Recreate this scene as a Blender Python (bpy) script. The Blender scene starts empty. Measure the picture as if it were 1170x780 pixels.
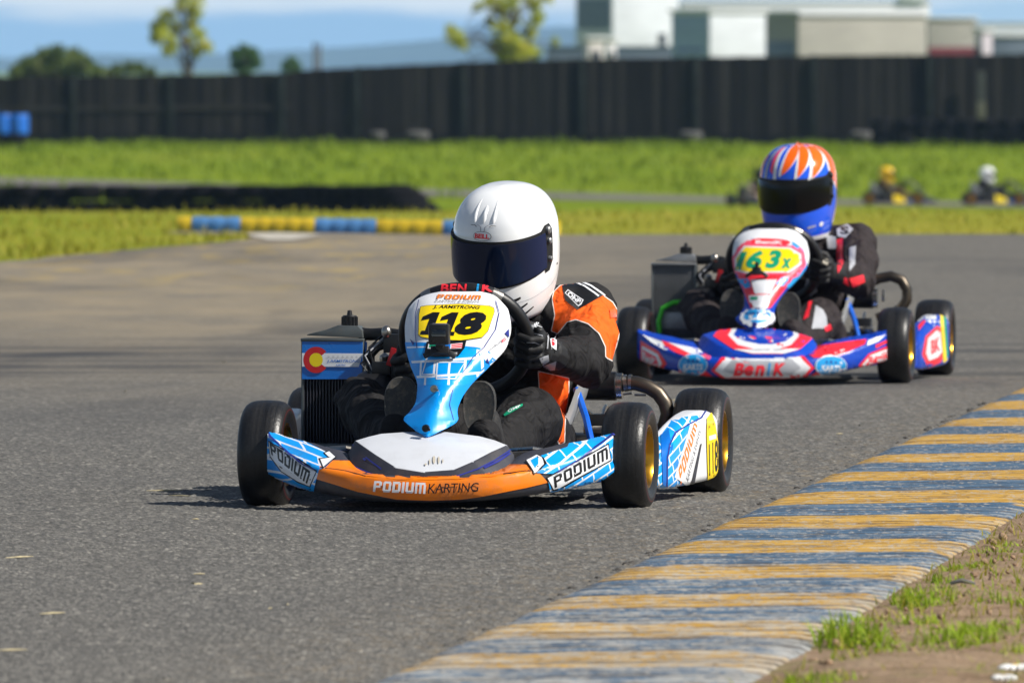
import bpy, bmesh, math, random
import numpy as np
from mathutils import Vector, Matrix, Euler
from mathutils import noise as mnoise
from mathutils.bvhtree import BVHTree
R = math.radians
V = Vector
rnd = random.Random(11)
scn = bpy.context.scene
COL = scn.collection

# ------------------------------------------------------------------ camera model (units: metres)
FOC, PCX, PCY, CAMH = 12300.0, 585.0, 390.0, 1.06
PITCH = math.atan(310.0 / FOC)
CAM = V((0, 0, CAMH))
_CP, _SP = math.cos(PITCH), math.sin(PITCH)
def ray(px, py):
    x = (px - PCX) / FOC; y = -(py - PCY) / FOC
    return V((x, _CP + y * _SP, -_SP + y * _CP))
def at(px, py, Y):
    d = ray(px, py); return CAM + d * (Y / d.y)
class Frame:
    """a kart's own axes: x to its left hand side as seen from the nose, y towards its tail, z up"""
    def __init__(s, x, y, yaw):
        s.M = Matrix.Translation((x, y, 0)) @ Matrix.Rotation(-R(yaw), 4, 'Z')
        s.I = s.M.inverted(); s.o = s.I @ CAM; s.I3 = s.I.to_3x3()
    def d(s, px, py): return (s.I3 @ ray(px, py)).normalized()
    def pt(s, px, py, yl):
        d = s.d(px, py); return s.o + d * ((yl - s.o.y) / d.y)

# ------------------------------------------------------------------ materials
def lin(c):
    return tuple((v / 12.92 if v <= .04045 else ((v + .055) / 1.055) ** 2.4) for v in (x / 255 for x in c))
class NT:
    def __init__(s, name):
        s.m = bpy.data.materials.new(name); s.m.use_nodes = True
        s.t = s.m.node_tree; s.n = s.t.nodes; s.b = s.n['Principled BSDF']; s.out = s.n['Material Output']
    def new(s, t, **k):
        n = s.n.new(t)
        for a, b in k.items(): setattr(n, a, b)
        return n
    def link(s, a, b): s.t.links.new(a, b)
    def coord(s, kind='Object', scale=None):
        c = s.new('ShaderNodeTexCoord'); o = c.outputs[kind]
        if scale is not None:
            mp = s.new('ShaderNodeMapping'); mp.inputs['Scale'].default_value = scale if hasattr(scale, '__len__') else (scale,) * 3
            s.link(o, mp.inputs['Vector']); o = mp.outputs['Vector']
        return o
    def noise(s, vec, scale, detail=3, rough=.55, dist=0):
        n = s.new('ShaderNodeTexNoise'); n.inputs['Scale'].default_value = scale; n.inputs['Detail'].default_value = detail
        n.inputs['Roughness'].default_value = rough; n.inputs['Distortion'].default_value = dist
        s.link(vec, n.inputs['Vector']); return n.outputs['Fac']
    def ramp(s, fac, stops, interp='LINEAR'):
        r = s.new('ShaderNodeValToRGB'); r.color_ramp.interpolation = interp
        e = r.color_ramp.elements
        while len(e) > 1: e.remove(e[-1])
        e[0].position = stops[0][0]; e[0].color = (*stops[0][1], 1)
        for p, c in stops[1:]:
            q = e.new(p); q.color = (*c, 1)
        s.link(fac, r.inputs['Fac']); return r.outputs['Color']
    def mix(s, fac, a, b, mode='MIX'):
        m = s.new('ShaderNodeMix', data_type='RGBA', blend_type=mode)
        for sock, v in ((m.inputs[0], fac), (m.inputs[6], a), (m.inputs[7], b)):
            if isinstance(v, (int, float)): sock.default_value = v
            elif isinstance(v, tuple): sock.default_value = (*v, 1)
            else: s.link(v, sock)
        return m.outputs[2]
    def math(s, op, a, b=0.0, clamp=False):
        m = s.new('ShaderNodeMath', operation=op, use_clamp=clamp)
        for i, v in enumerate((a, b)):
            if isinstance(v, (int, float)): m.inputs[i].default_value = v
            else: s.link(v, m.inputs[i])
        return m.outputs[0]
    def maprange(s, v, a, b, c=0.0, d=1.0):
        m = s.new('ShaderNodeMapRange', clamp=True); s.link(v, m.inputs[0])
        for i, x in enumerate((a, b, c, d)): m.inputs[i + 1].default_value = x
        return m.outputs[0]
    def bump(s, h, strength=.3, dist=.01, normal=None):
        b = s.new('ShaderNodeBump'); b.inputs['Strength'].default_value = strength; b.inputs['Distance'].default_value = dist
        s.link(h, b.inputs['Height'])
        if normal: s.link(normal, b.inputs['Normal'])
        return b.outputs['Normal']
    def set(s, color=None, rough=None, metal=None, normal=None, coat=None, spec=None):
        for k, v in (('Base Color', color), ('Roughness', rough), ('Metallic', metal), ('Normal', normal), ('Coat Weight', coat), ('Specular IOR Level', spec)):
            if v is None: continue
            if isinstance(v, tuple): s.b.inputs[k].default_value = (*v, 1)
            elif isinstance(v, (int, float)): s.b.inputs[k].default_value = v
            else: s.link(v, s.b.inputs[k])
        return s.m
def pm(name, c, rough=.5, metal=0.0, var=.12, vs=9, bump=0, bs=60, coat=0, spec=.5, dirt=0):
    """painted / plain surface with slight uneven tone, optional dust film and surface grain"""
    t = NT(name); co = t.coord('Object')
    col = lin(c) if max(c) > 1 else c
    n = t.noise(co, vs, 4)
    dark = tuple(x * (1 - var) for x in col); lite = tuple(min(1, x * (1 + var)) for x in col)
    cc = t.ramp(n, [(.3, dark), (.7, lite)])
    if dirt:
        d = t.maprange(t.noise(co, vs * 2.3, 6, .7), .48, .72, 0, dirt)
        cc = t.mix(d, cc, (.16, .13, .10))
    rn = t.maprange(t.noise(co, vs * 1.7, 3), .3, .7, max(0.02, rough - .07), min(1, rough + .08))
    nm = t.bump(t.noise(co, bs, 4), .5, bump) if bump else None
    return t.set(cc, rn, metal, nm, coat, spec)

# ------------------------------------------------------------------ mesh builder
class MB:
    def __init__(s): s.v = []; s.f = []; s.m = []
    def add(s, vs, fs, mi=0):
        o = len(s.v); s.v += [V(v) for v in vs]
        for k, f in enumerate(fs):
            s.f.append([i + o for i in f]); s.m.append(mi[k] if hasattr(mi, '__len__') else mi)
        return s
    def box(s, c, size, rot=None, mi=0):
        M = rot.to_matrix() if isinstance(rot, Euler) else (rot or Matrix.Identity(3))
        c = V(c); vs = [c + M @ V((x * size[0] / 2, y * size[1] / 2, z * size[2] / 2)) for x in (-1, 1) for y in (-1, 1) for z in (-1, 1)]
        return s.add(vs, [(0, 1, 3, 2), (4, 6, 7, 5), (0, 4, 5, 1), (2, 3, 7, 6), (0, 2, 6, 4), (1, 5, 7, 3)], mi)
    def rings(s, rs, closed=True, caps=True, mi=0):
        n = len(rs[0]); vs = [p for r in rs for p in r]; fs = []
        for i in range(len(rs) - 1):
            for j in range(n if closed else n - 1):
                k = (j + 1) % n
                fs.append((i * n + j, i * n + k, (i + 1) * n + k, (i + 1) * n + j))
        if caps: fs += [tuple(range(n))[::-1], tuple(range((len(rs) - 1) * n, len(rs) * n))]
        return s.add(vs, fs, mi)
    def tube(s, pts, r, n=10, caps=True, mi=0, closed=False):
        pts = [V(p) for p in pts]; N = len(pts)
        rad = r if hasattr(r, '__len__') else [r] * N
        rs = []; prev = None
        for i, p in enumerate(pts):
            if closed: t = pts[(i + 1) % N] - pts[i - 1]
            else: t = pts[min(i + 1, N - 1)] - pts[max(i - 1, 0)]
            t.normalize()
            u = prev - t * prev.dot(t) if prev is not None else t.orthogonal()
            if u.length < 1e-5: u = t.orthogonal()
            u.normalize(); prev = u; w = t.cross(u)
            rs.append([p + (u * math.cos(a) + w * math.sin(a)) * rad[i] for a in (2 * math.pi * k / n for k in range(n))])
        if closed: rs.append(rs[0])
        return s.rings(rs, True, caps and not closed, mi)
    def lathe(s, prof, c=(0, 0, 0), axis='X', n=40, mi=0, closed=False):
        """prof: (radius, height along axis)"""
        c = V(c); rs = []
        for k in range(n):
            a = 2 * math.pi * k / n; ca, sa = math.cos(a), math.sin(a)
            ring = []
            for (r, h) in prof:
                ring.append(c + (V((h, r * ca, r * sa)) if axis == 'X' else V((r * ca, h, r * sa)) if axis == 'Y' else V((r * ca, r * sa, h))))
            rs.append(ring)
        m = len(prof); vs = [p for r in rs for p in r]; fs = []; ms = []
        for i in range(n):
            for j in range(m if closed else m - 1):
                k = (j + 1) % m; i2 = (i + 1) % n
                fs.append((i * m + j, i * m + k, i2 * m + k, i2 * m + j)); ms.append(mi[j] if hasattr(mi, '__len__') else mi)
        return s.add(vs, fs, ms)
    def ell(s, c, r, rot=None, nu=14, nv=9, mi=0):
        M = rot.to_matrix() if isinstance(rot, Euler) else (rot or Matrix.Identity(3)); c = V(c); vs = [c + M @ V((0, 0, r[2]))]; fs = []
        for i in range(1, nv):
            t = math.pi * i / nv
            for j in range(nu):
                a = 2 * math.pi * j / nu
                vs.append(c + M @ V((r[0] * math.sin(t) * math.cos(a), r[1] * math.sin(t) * math.sin(a), r[2] * math.cos(t))))
        vs.append(c + M @ V((0, 0, -r[2]))); L = len(vs) - 1
        for j in range(nu):
            k = (j + 1) % nu
            fs.append((0, 1 + j, 1 + k)); fs.append((L, 1 + (nv - 2) * nu + k, 1 + (nv - 2) * nu + j))
            for i in range(nv - 2):
                a = 1 + i * nu
                fs.append((a + j, a + nu + j, a + nu + k, a + k))
        return s.add(vs, fs, mi)
    def cone(s, a, b, ra, rb, n=12, mi=0):
        """a capsule whose radius tapers from ra to rb"""
        a, b = V(a), V(b); t = (b - a).normalized(); pts = []; rad = []
        for k in range(5):
            q = math.pi / 2 * (1 - k / 4)
            pts.append(a - t * ra * math.sin(q)); rad.append(max(ra * math.cos(q), ra * .03))
        for k in range(5):
            q = math.pi / 2 * (k / 4)
            pts.append(b + t * rb * math.sin(q)); rad.append(max(rb * math.cos(q), rb * .03))
        return s.tube(pts, rad, n, True, mi)
    def prism(s, poly, off, mi=0):
        off = V(off); n = len(poly); vs = [V(p) for p in poly] + [V(p) + off for p in poly]
        fs = [tuple(range(n)), tuple(range(n, 2 * n))[::-1]] + [(i, (i + 1) % n, n + (i + 1) % n, n + i) for i in range(n)]
        return s.add(vs, fs, mi)
    def grid(s, rows, mi=0, wrap=False):
        n = len(rows[0]); vs = [p for r in rows for p in r]
        fs = [(i * n + j, i * n + (j + 1) % n, (i + 1) * n + (j + 1) % n, (i + 1) * n + j) for i in range(len(rows) - 1) for j in range(n if wrap else n - 1)]
        return s.add(vs, fs, mi)
    def mesh(s, name, mats, smooth=35, weld=True, normals=True):
        me = bpy.data.meshes.new(name); me.from_pydata([tuple(v) for v in s.v], [], s.f)
        for m in mats: me.materials.append(m)
        me.polygons.foreach_set('material_index', s.m); 
        bm = bmesh.new(); bm.from_mesh(me)
        if weld: bmesh.ops.remove_doubles(bm, verts=bm.verts, dist=1e-5)
        if normals: bmesh.ops.recalc_face_normals(bm, faces=bm.faces)
        bm.to_mesh(me); bm.free()
        if smooth is not None:
            me.shade_smooth()
            if smooth < 180: me.set_sharp_from_angle(angle=R(smooth))
        return me
def baked(me, mods):
    """apply modifiers: list of (type, {props})"""
    o = bpy.data.objects.new('tmp', me); COL.objects.link(o)
    for t, p in mods:
        m = o.modifiers.new('m', t)
        for k, v in p.items(): setattr(m, k, v)
    dg = bpy.context.evaluated_depsgraph_get(); dg.update()
    r = bpy.data.meshes.new_from_object(o.evaluated_get(dg))
    bpy.data.objects.remove(o); bpy.data.meshes.remove(me)
    return r
def link(name, me, parent=None, M=None):
    me.name = name
    o = bpy.data.objects.new(name, me); COL.objects.link(o)
    if parent: o.parent = parent
    if M is not None: o.matrix_local = M
    return o
def obj(name, mb, mats, parent=None, bevel=0, sub=0, smooth=35, M=None):
    mats = mats if isinstance(mats, (list, tuple)) else [mats]
    me = mb.mesh(name, mats, smooth)
    mods = []
    if bevel: mods.append(('BEVEL', dict(width=bevel, segments=2, limit_method='ANGLE', angle_limit=R(40))))
    if sub: mods.append(('SUBSURF', dict(levels=sub, render_levels=sub)))
    if mods:
        me = baked(me, mods)
        me.shade_smooth(); me.set_sharp_from_angle(angle=R(smooth if smooth else 35))
    return link(name, me, parent, M)
def empty(name, M=None, parent=None):
    o = bpy.data.objects.new(name, None); o.empty_display_size = .2; COL.objects.link(o)
    if M is not None: o.matrix_world = M
    if parent: o.parent = parent
    return o
def tag(o, label, cat, group=None):
    o['label'] = label; o['category'] = cat
    if group: o['group'] = group
    return o
def struct(o, kind='structure'): o['kind'] = kind; return o
def cr(xs, ys):
    """smooth monotone-ish interpolation"""
    xs = list(xs); ys = list(ys); n = len(xs)
    m = []
    for i in range(n):
        if i in (0, n - 1):
            j = max(1, i) if i else 1
            m.append((ys[j] - ys[j - 1]) / (xs[j] - xs[j - 1]))
        else:
            a = (ys[i] - ys[i - 1]) / (xs[i] - xs[i - 1]); b = (ys[i + 1] - ys[i]) / (xs[i + 1] - xs[i])
            m.append(0 if a * b <= 0 else 2 * a * b / (a + b))
    def f(x):
        if x <= xs[0]: return ys[0]
        if x >= xs[-1]: return ys[-1]
        i = max(k for k in range(n - 1) if xs[k] <= x)
        h = xs[i + 1] - xs[i]; t = (x - xs[i]) / h
        return ((2 * t ** 3 - 3 * t * t + 1) * ys[i] + (t ** 3 - 2 * t * t + t) * h * m[i] + (-2 * t ** 3 + 3 * t * t) * ys[i + 1] + (t ** 3 - t * t) * h * m[i + 1])
    return f

# ------------------------------------------------------------------ flat artwork laid on a surface
_txt = {}
def text_geo(s, bold=.0, shear=.0, space=1.0):
    key = (s, bold, shear, space)
    if key in _txt: return _txt[key]
    cu = bpy.data.curves.new('t', 'FONT'); cu.body = s; cu.resolution_u = 3; cu.offset = bold; cu.shear = shear; cu.space_character = space
    o = bpy.data.objects.new('t', cu); COL.objects.link(o)
    dg = bpy.context.evaluated_depsgraph_get(); dg.update()
    me = bpy.data.meshes.new_from_object(o.evaluated_get(dg))
    vs = [(v.co.x, v.co.y) for v in me.vertices]; fs = [list(p.vertices) for p in me.polygons]
    bpy.data.objects.remove(o); bpy.data.curves.remove(cu); bpy.data.meshes.remove(me)
    xs = [v[0] for v in vs]; ys = [v[1] for v in vs]
    x0, x1, y0, y1 = min(xs), max(xs), min(ys), max(ys)
    vs = [((x - x0) / (x1 - x0), (y - y0) / (y1 - y0)) for x, y in vs]
    _txt[key] = (vs, fs); return _txt[key]
GL = {'P': (4, [(0, 0, 1.2, 5), (1.2, 4, 3.4, 5), (2.7, 2.9, 4, 4), (1.2, 1.9, 3.4, 2.9), (3.4, 4, 4, 4.6)]),
      'O': (4, [(0, .5, 1.2, 4.5), (2.8, .5, 4, 4.5), (.4, 0, 3.6, .5), (1.2, .5, 2.8, 1.05), (.4, 4.5, 3.6, 5), (1.2, 3.95, 2.8, 4.5)]),
      'D': (4, [(0, 0, 1.2, 5), (2.8, .5, 4, 4.5), (1.2, 0, 3.5, 1.05), (1.2, 3.95, 3.5, 5)]),
      'I': (1.2, [(0, 0, 1.2, 5)]),
      'U': (4, [(0, .5, 1.2, 5), (2.8, .5, 4, 5), (.4, 0, 3.6, .5), (1.2, .5, 2.8, 1.05)]),
      'M': (5.2, [(0, 0, 1.1, 4), (2.05, 0, 3.15, 4), (4.1, 0, 5.2, 4), (0, 4, 4.8, 5)])}
def block_geo(s, shear=.12):
    vs = []; fs = []; x = 0
    for ch in s:
        w, rs = GL[ch]
        for (a, b, c, d) in rs:
            o = len(vs)
            for (u, v) in ((a, b), (c, b), (c, d), (a, d)): vs.append((x + u + v * shear, v))
            fs.append([o, o + 1, o + 2, o + 3])
        x += w + .7
    X1 = max(v[0] for v in vs)
    return [(u / X1, v / 5) for u, v in vs], fs
def poly_geo(p): return [tuple(q) for q in p], [list(range(len(p)))]
def circ(cx, cy, rx, ry=None, n=24, a0=0, a1=360):
    ry = ry or rx
    full = abs(a1 - a0) >= 360
    return [(cx + rx * math.cos(R(a0 + (a1 - a0) * k / (n if full else n - 1))), cy - ry * math.sin(R(a0 + (a1 - a0) * k / (n if full else n - 1)))) for k in range(n)]
def line_poly(pts, w):
    """a thin band along a pixel polyline, as quads"""
    vs = []; fs = []
    for i, p in enumerate(pts):
        a = V(pts[max(i - 1, 0)]); b = V(pts[min(i + 1, len(pts) - 1)]); t = (b - a).normalized(); n = V((-t.y, t.x)) * w / 2
        vs += [tuple(V(p) + n), tuple(V(p) - n)]
        if i: k = 2 * i; fs.append([k - 2, k - 1, k + 1, k])
    return vs, fs
def quad(geo, q):
    """map 0..1 artwork to a pixel quad: top left, top right, bottom right, bottom left"""
    tl, tr, br, bl = map(V, q); vs, fs = geo
    return [tuple((bl * (1 - u) + br * u) * (1 - v) + (tl * (1 - u) + tr * u) * v) for u, v in vs], fs
def smooth_poly(p, n=4):
    out = []; N = len(p)
    for i in range(N):
        p0, p1, p2, p3 = (V(p[(i + k) % N]) for k in (-1, 0, 1, 2))
        for k in range(n):
            t = k / n
            out.append(tuple(.5 * ((2 * p1) + (-p0 + p2) * t + (2 * p0 - 5 * p1 + 4 * p2 - p3) * t * t + (-p0 + 3 * p1 - 3 * p2 + p3) * t ** 3)))
    return out
def cut(geo, step):
    vs, fs = geo; bm = bmesh.new()
    bv = [bm.verts.new((x, y, 0)) for x, y in vs]
    for f in fs:
        try: bm.faces.new([bv[i] for i in f])
        except ValueError: pass
    bmesh.ops.triangulate(bm, faces=bm.faces, ngon_method='EAR_CLIP')
    xs = [v[0] for v in vs]; ys = [v[1] for v in vs]
    for ax, a, b in ((0, min(xs), max(xs)), (1, min(ys), max(ys))):
        k = math.floor(a / step) + 1
        while k * step < b:
            co = V((0, 0, 0)); co[ax] = k * step + .013; no = V((0, 0, 0)); no[ax] = 1
            bmesh.ops.bisect_plane(bm, geom=bm.verts[:] + bm.edges[:] + bm.faces[:], plane_co=co, plane_no=no, dist=1e-4)
            k += 1
    bm.verts.index_update()
    r = [(v.co.x, v.co.y) for v in bm.verts], [[v.index for v in f.verts] for f in bm.faces]
    bm.free(); return r
class Decals:
    """collects artwork laid on one part's surface, then merges it into that part's mesh"""
    def __init__(s, me, fr, step=6, depth=None, tol=None):
        s.me = me; s.fr = fr; s.step = step; s.tol = tol
        s.bvh = BVHTree.FromPolygons([v.co.copy() for v in me.vertices], [list(p.vertices) for p in me.polygons])
        s.V = []; s.F = []; s.MI = []; s.layer = 0
    def put(s, geo, mat, step=None, off=None):
        if isinstance(geo, list): geo = poly_geo(geo)
        if off is None: s.layer += 1
        o = off or (.0012 + .00011 * s.layer); step = step or s.step
        vs, fs = cut(geo, step)
        idx = {}
        for i, (x, y) in enumerate(vs):
            d = s.fr.d(x, y); h = s.bvh.ray_cast(s.fr.o, d)
            if h[0] is None: continue
            n = h[1] if h[1].dot(d) < 0 else -h[1]
            if n.dot(d) > -.02: pass
            idx[i] = len(s.V); s.V.append(h[0] + n * o - d * o * .6)
        mi = s.slot(mat)
        for f in fs:
            if all(i in idx for i in f):
                ps = [s.V[idx[i]] for i in f]
                if s.tol and max((a - b).length for a in ps for b in ps) > s.tol: continue
                s.F.append([idx[i] for i in f]); s.MI.append(mi)
            elif step > 1.3 and any(i in idx for i in f):
                s.put(([vs[i] for i in f], [list(range(len(f)))]), mat, step / 3.5, o)
    def slot(s, mat):
        for i, m in enumerate(s.me.materials):
            if m == mat: return i
        s.me.materials.append(mat); return len(s.me.materials) - 1
    def done(s):
        if not s.F: return s.me
        bm = bmesh.new(); bm.from_mesh(s.me)
        bv = [bm.verts.new(v) for v in s.V]
        for f, m in zip(s.F, s.MI):
            try: q = bm.faces.new([bv[i] for i in f])
            except ValueError: continue
            q.normal_update()
            c = q.calc_center_median()
            if q.normal.dot(c - s.fr.o) > 0: q.normal_flip()
            q.material_index = m; q.smooth = True
        loose = [v for v in bm.verts if not v.link_faces]
        bmesh.ops.delete(bm, geom=loose, context='VERTS')
        bm.to_mesh(s.me); bm.free(); return s.me
# ------------------------------------------------------------------ materials of the karts
FR1 = Frame(-0.154, 26.0, 8.6)
FR2 = Frame(0.857, 36.36, 7.2)
G = FR1.pt
M_tyre = NT('tyre_rubber'); _t = M_tyre; _co = _t.coord('Object')
_sx = _t.new('ShaderNodeSeparateXYZ'); _t.link(_co, _sx.inputs[0])
_r = _t.math('SQRT', _t.math('ADD', _t.math('POWER', _sx.outputs[1], 2), _t.math('POWER', _sx.outputs[2], 2)))
_cx = _t.new('ShaderNodeCombineXYZ'); _t.link(_sx.outputs[0], _cx.inputs[0]); _t.link(_r, _cx.inputs[1])
_band = _t.noise(_cx.outputs[0], 95, 3, .6)
_fine = _t.noise(_co, 130, 3, .6)
_c = _t.ramp(_band, [(.32, (.004, .004, .0045)), (.72, (.014, .0135, .0135))])
_c = _t.mix(_t.maprange(_fine, .5, .75, 0, .35), _c, (.035, .032, .029))
_redring = _t.math('MULTIPLY', _t.math('LESS_THAN', _t.math('ABSOLUTE', _t.math('SUBTRACT', _r, .1085)), .0011), _t.math('GREATER_THAN', _t.math('ABSOLUTE', _sx.outputs[0]), .03))
_c = _t.mix(_t.math('MULTIPLY', _redring, .55), _c, (.16, .012, .012))
M_tyre = _t.set(_c, _t.maprange(_band, .3, .7, .34, .52), 0, _t.bump(_fine, .5, .0016, _t.bump(_band, .35, .002)), spec=.5)
M_gold = pm('gold_rim', (190, 140, 45), .28, 1, .1)
M_alloy = pm('alloy_rim', (190, 186, 178), .3, 1, .1)
M_black = pm('black_plastic', (22, 22, 24), .42, 0, .2, 14, .0006, 200)
M_satin = pm('satin_black_steel', (20, 20, 22), .33, .3, .2, 14)
M_dark = pm('dark_grey_plastic', (54, 55, 64), .42, 0, .1, 10, .0004, 240, dirt=.25)
M_steel = pm('brushed_steel', (165, 160, 152), .3, 1, .15, 20)
M_pipe = pm('heat_stained_steel', (92, 84, 74), .36, .9, .3, 12)
M_alu = pm('dull_aluminium', (150, 152, 154), .5, .8, .15, 20, dirt=.3)
M_tank = pm('grey_alloy_tank', (92, 98, 99), .5, .5, .15, 18, dirt=.3)
M_rubber = pm('hose_rubber', (16, 16, 18), .5, 0, .2)
M_red = pm('red_anodised', (170, 22, 28), .4, .2)
M_cyan = pm('cyan_vinyl', (0, 152, 242), .3, 0, .05, 5, coat=.3)
M_cyan2 = pm('deep_cyan_vinyl', (0, 104, 196), .3, 0, .06, 5, coat=.3)
M_white = pm('white_vinyl', (228, 230, 234), .32, 0, .03, 6, coat=.3, dirt=.10)
M_hood = pm('white_hood_plastic', (208, 211, 217), .38, 0, .03, 6, coat=.15, dirt=.14)
M_orange = pm('orange_vinyl', (242, 126, 0), .34, 0, .08, 6, coat=.2, dirt=.4)
M_yellow = pm('yellow_vinyl', (250, 216, 2), .34, 0, .03, 6, coat=.2)
M_ink = pm('black_ink', (12, 12, 14), .4, 0, .05)
M_grey = pm('grey_ink', (96, 96, 104), .45, 0, .05)
M_lgrey = pm('light_grey_ink', (170, 172, 178), .45, 0, .05)
M_navy = pm('navy_vinyl', (36, 44, 130), .32, 0, .08, coat=.2)
M_frame_blue = pm('blue_frame_paint', (10, 100, 215), .3, .2, .08, coat=.3)
M_lred = pm('red_vinyl', (244, 44, 58), .34, 0, .05, coat=.2)
M_pink = pm('coral_vinyl', (244, 84, 110), .34, 0, .05, coat=.2)
M_royal = pm('royal_blue_vinyl', (0, 62, 178), .3, 0, .08, 6, coat=.3, dirt=.12)
M_sky = pm('sky_blue_vinyl', (26, 150, 216), .32, 0, .06, coat=.2)
M_green = pm('green_ink', (0, 150, 110), .4, 0, .05)
M_lime = pm('lime_rubber', (70, 205, 40), .4, 0, .05)
M_carmine = pm('flag_red', (196, 26, 34), .35, 0, .05)
M_sun = pm('flag_yellow', (240, 214, 6), .35, 0, .05)
M_flag = pm('flag_blue', (0, 112, 205), .3, 0, .06, coat=.3)
M_seat = pm('grey_fibreglass_seat', (158, 160, 162), .4, .1, .1, coat=.2)
M_lens = pm('lens_glass', (6, 8, 14), .06, 0, .1, coat=1)
M_stain = pm('brown_scuff', (186, 178, 162), .7, 0, .1)
def brick_mat(name, a, b, mortar, rot, w, h, ms, ky=.55):
    t = NT(name); co = t.coord('Object'); s = t.new('ShaderNodeSeparateXYZ'); t.link(co, s.inputs[0])
    c = t.new('ShaderNodeCombineXYZ')
    t.link(t.math('ADD', s.outputs[0], t.math('MULTIPLY', s.outputs[1], ky)), c.inputs[0]); t.link(s.outputs[2], c.inputs[1])
    vr = t.new('ShaderNodeVectorRotate', rotation_type='Z_AXIS'); vr.inputs['Angle'].default_value = R(rot); t.link(c.outputs[0], vr.inputs[0])
    n = t.new('ShaderNodeTexBrick'); n.offset = .37; n.squash = .6; n.squash_frequency = 3
    t.link(vr.outputs[0], n.inputs['Vector'])
    for k, v in (('Color1', a), ('Color2', b), ('Mortar', mortar)): n.inputs[k].default_value = (*lin(v), 1)
    n.inputs['Scale'].default_value = 1; n.inputs['Mortar Size'].default_value = ms; n.inputs['Brick Width'].default_value = w; n.inputs['Row Height'].default_value = h
    n.inputs['Bias'].default_value = -.2; n.inputs['Mortar Smooth'].default_value = 0
    d = t.maprange(t.noise(co, 26, 6, .75), .55, .72, 0, .30)
    return t.set(t.mix(d, n.outputs[0], (.12, .11, .10)), .32, 0, coat=.3)
M_brickR = brick_mat('cyan_block_vinyl', (0, 164, 246), (0, 138, 228), (236, 240, 246), -24, .062, .0235, .0022)
M_brickN = brick_mat('cyan_block_vinyl_level', (0, 164, 246), (0, 138, 228), (236, 240, 246), -4, .062, .036, .0028, 0)
M_brickL = brick_mat('cyan_block_vinyl_mirrored', (0, 156, 242), (0, 130, 222), (226, 232, 242), 30, .062, .0235, .0022)

# ------------------------------------------------------------------ kart pieces, all in the kart's own axes
def tyre_mesh(w, r):
    h = w / 2
    half = [(.071, .80), (.080, .9), (.092, .975), (.104, 1.0), (.113, .97), (.1205, .88), (.1265, .72), (.1295, .5), (.1305, .25)]
    prof = [(a * r / .131 if a > .09 else a, -b * h) for a, b in half] + [(.131 * r / .131, 0)] + [(a * r / .131 if a > .09 else a, b * h) for a, b in half[::-1]] + [(.069, .6 * h), (.069, -.6 * h)]
    return MB().lathe(prof, n=72, closed=True).mesh('tyre', [M_tyre], 40)
def rim_mesh(w, m, side):
    h = w / 2; mb = MB()
    mb.lathe([(.072, -h * .86), (.0775, -h * .86), (.0775, -h * .78), (.0695, -h * .74), (.066, -h * .2), (.066, h * .2), (.0695, h * .74), (.0775, h * .78), (.0775, h * .86), (.072, h * .86), (.066, h * .7), (.063, h * .1), (.063, -h * .1), (.066, -h * .7)], n=40, closed=True)
    d = side * h * .12
    mb.lathe([(.0, d + .006), (.03, d + .006), (.034, d + .002), (.064, d), (.064, d - .006), (0, d - .008)], n=40)
    mb.lathe([(0, d + .03 * side), (.017, d + .03 * side), (.02, d + .024 * side), (.02, d), (0, d)], n=16, mi=1)
    for k in range(5):
        a = 2 * math.pi * k / 5
        mb.lathe([(0, .012), (.006, .012), (.006, -.004), (0, -.004)], c=(d + .004 * side, .042 * math.cos(a), .042 * math.sin(a)), n=8, mi=1)
    return mb.mesh('rim', [m, M_satin], 35)

# --- nose: one lofted bumper bar sweeping up into two winglets
_yf = cr([0, .10, .17, .24, .30, .36, .42], [-.405, -.398, -.382, -.345, -.295, -.225, -.135])
_zt = cr([0, .10, .17, .22, .27, .32, .37, .42], [.089, .092, .097, .103, .113, .127, .148, .183])
_zb = cr([0, .10, .20, .28, .35, .42], [.030, .033, .041, .052, .066, .086])
_br = cr([0, .12, .17, .23, .29, .34, .38, .42], [.000, .002, .018, .044, .044, .036, .024, .008])
_bd = cr([0, .12, .2, .3, .36, .42], [.16, .16, .15, .11, .085, .05])
def nose_mesh():
    rows = []
    for i in range(-42, 43):
        x = i / 100; s = abs(x)
        yf, zt, zb, br, bd = _yf(s), _zt(s), _zb(s), _br(s), _bd(s)
        h = zt - zb
        sec = [(yf + bd, zt + br), (yf + bd * .5, zt + br * .62), (yf + .018, zt + .004), (yf + .006, zt), (yf + .001, zt - .004), (yf - .003, zt - h * .3), (yf - .005, zt - h * .55), (yf - .002, zb + h * .22), (yf + .006, zb + h * .07), (yf + .02, zb), (yf + .09, zb + .012), (yf + bd + .0, zb + .03)]
        rows.append([V((x, a, b)) for a, b in sec])
    return MB().rings(rows, True, True).mesh('nose', [M_dark], 32)
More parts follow.
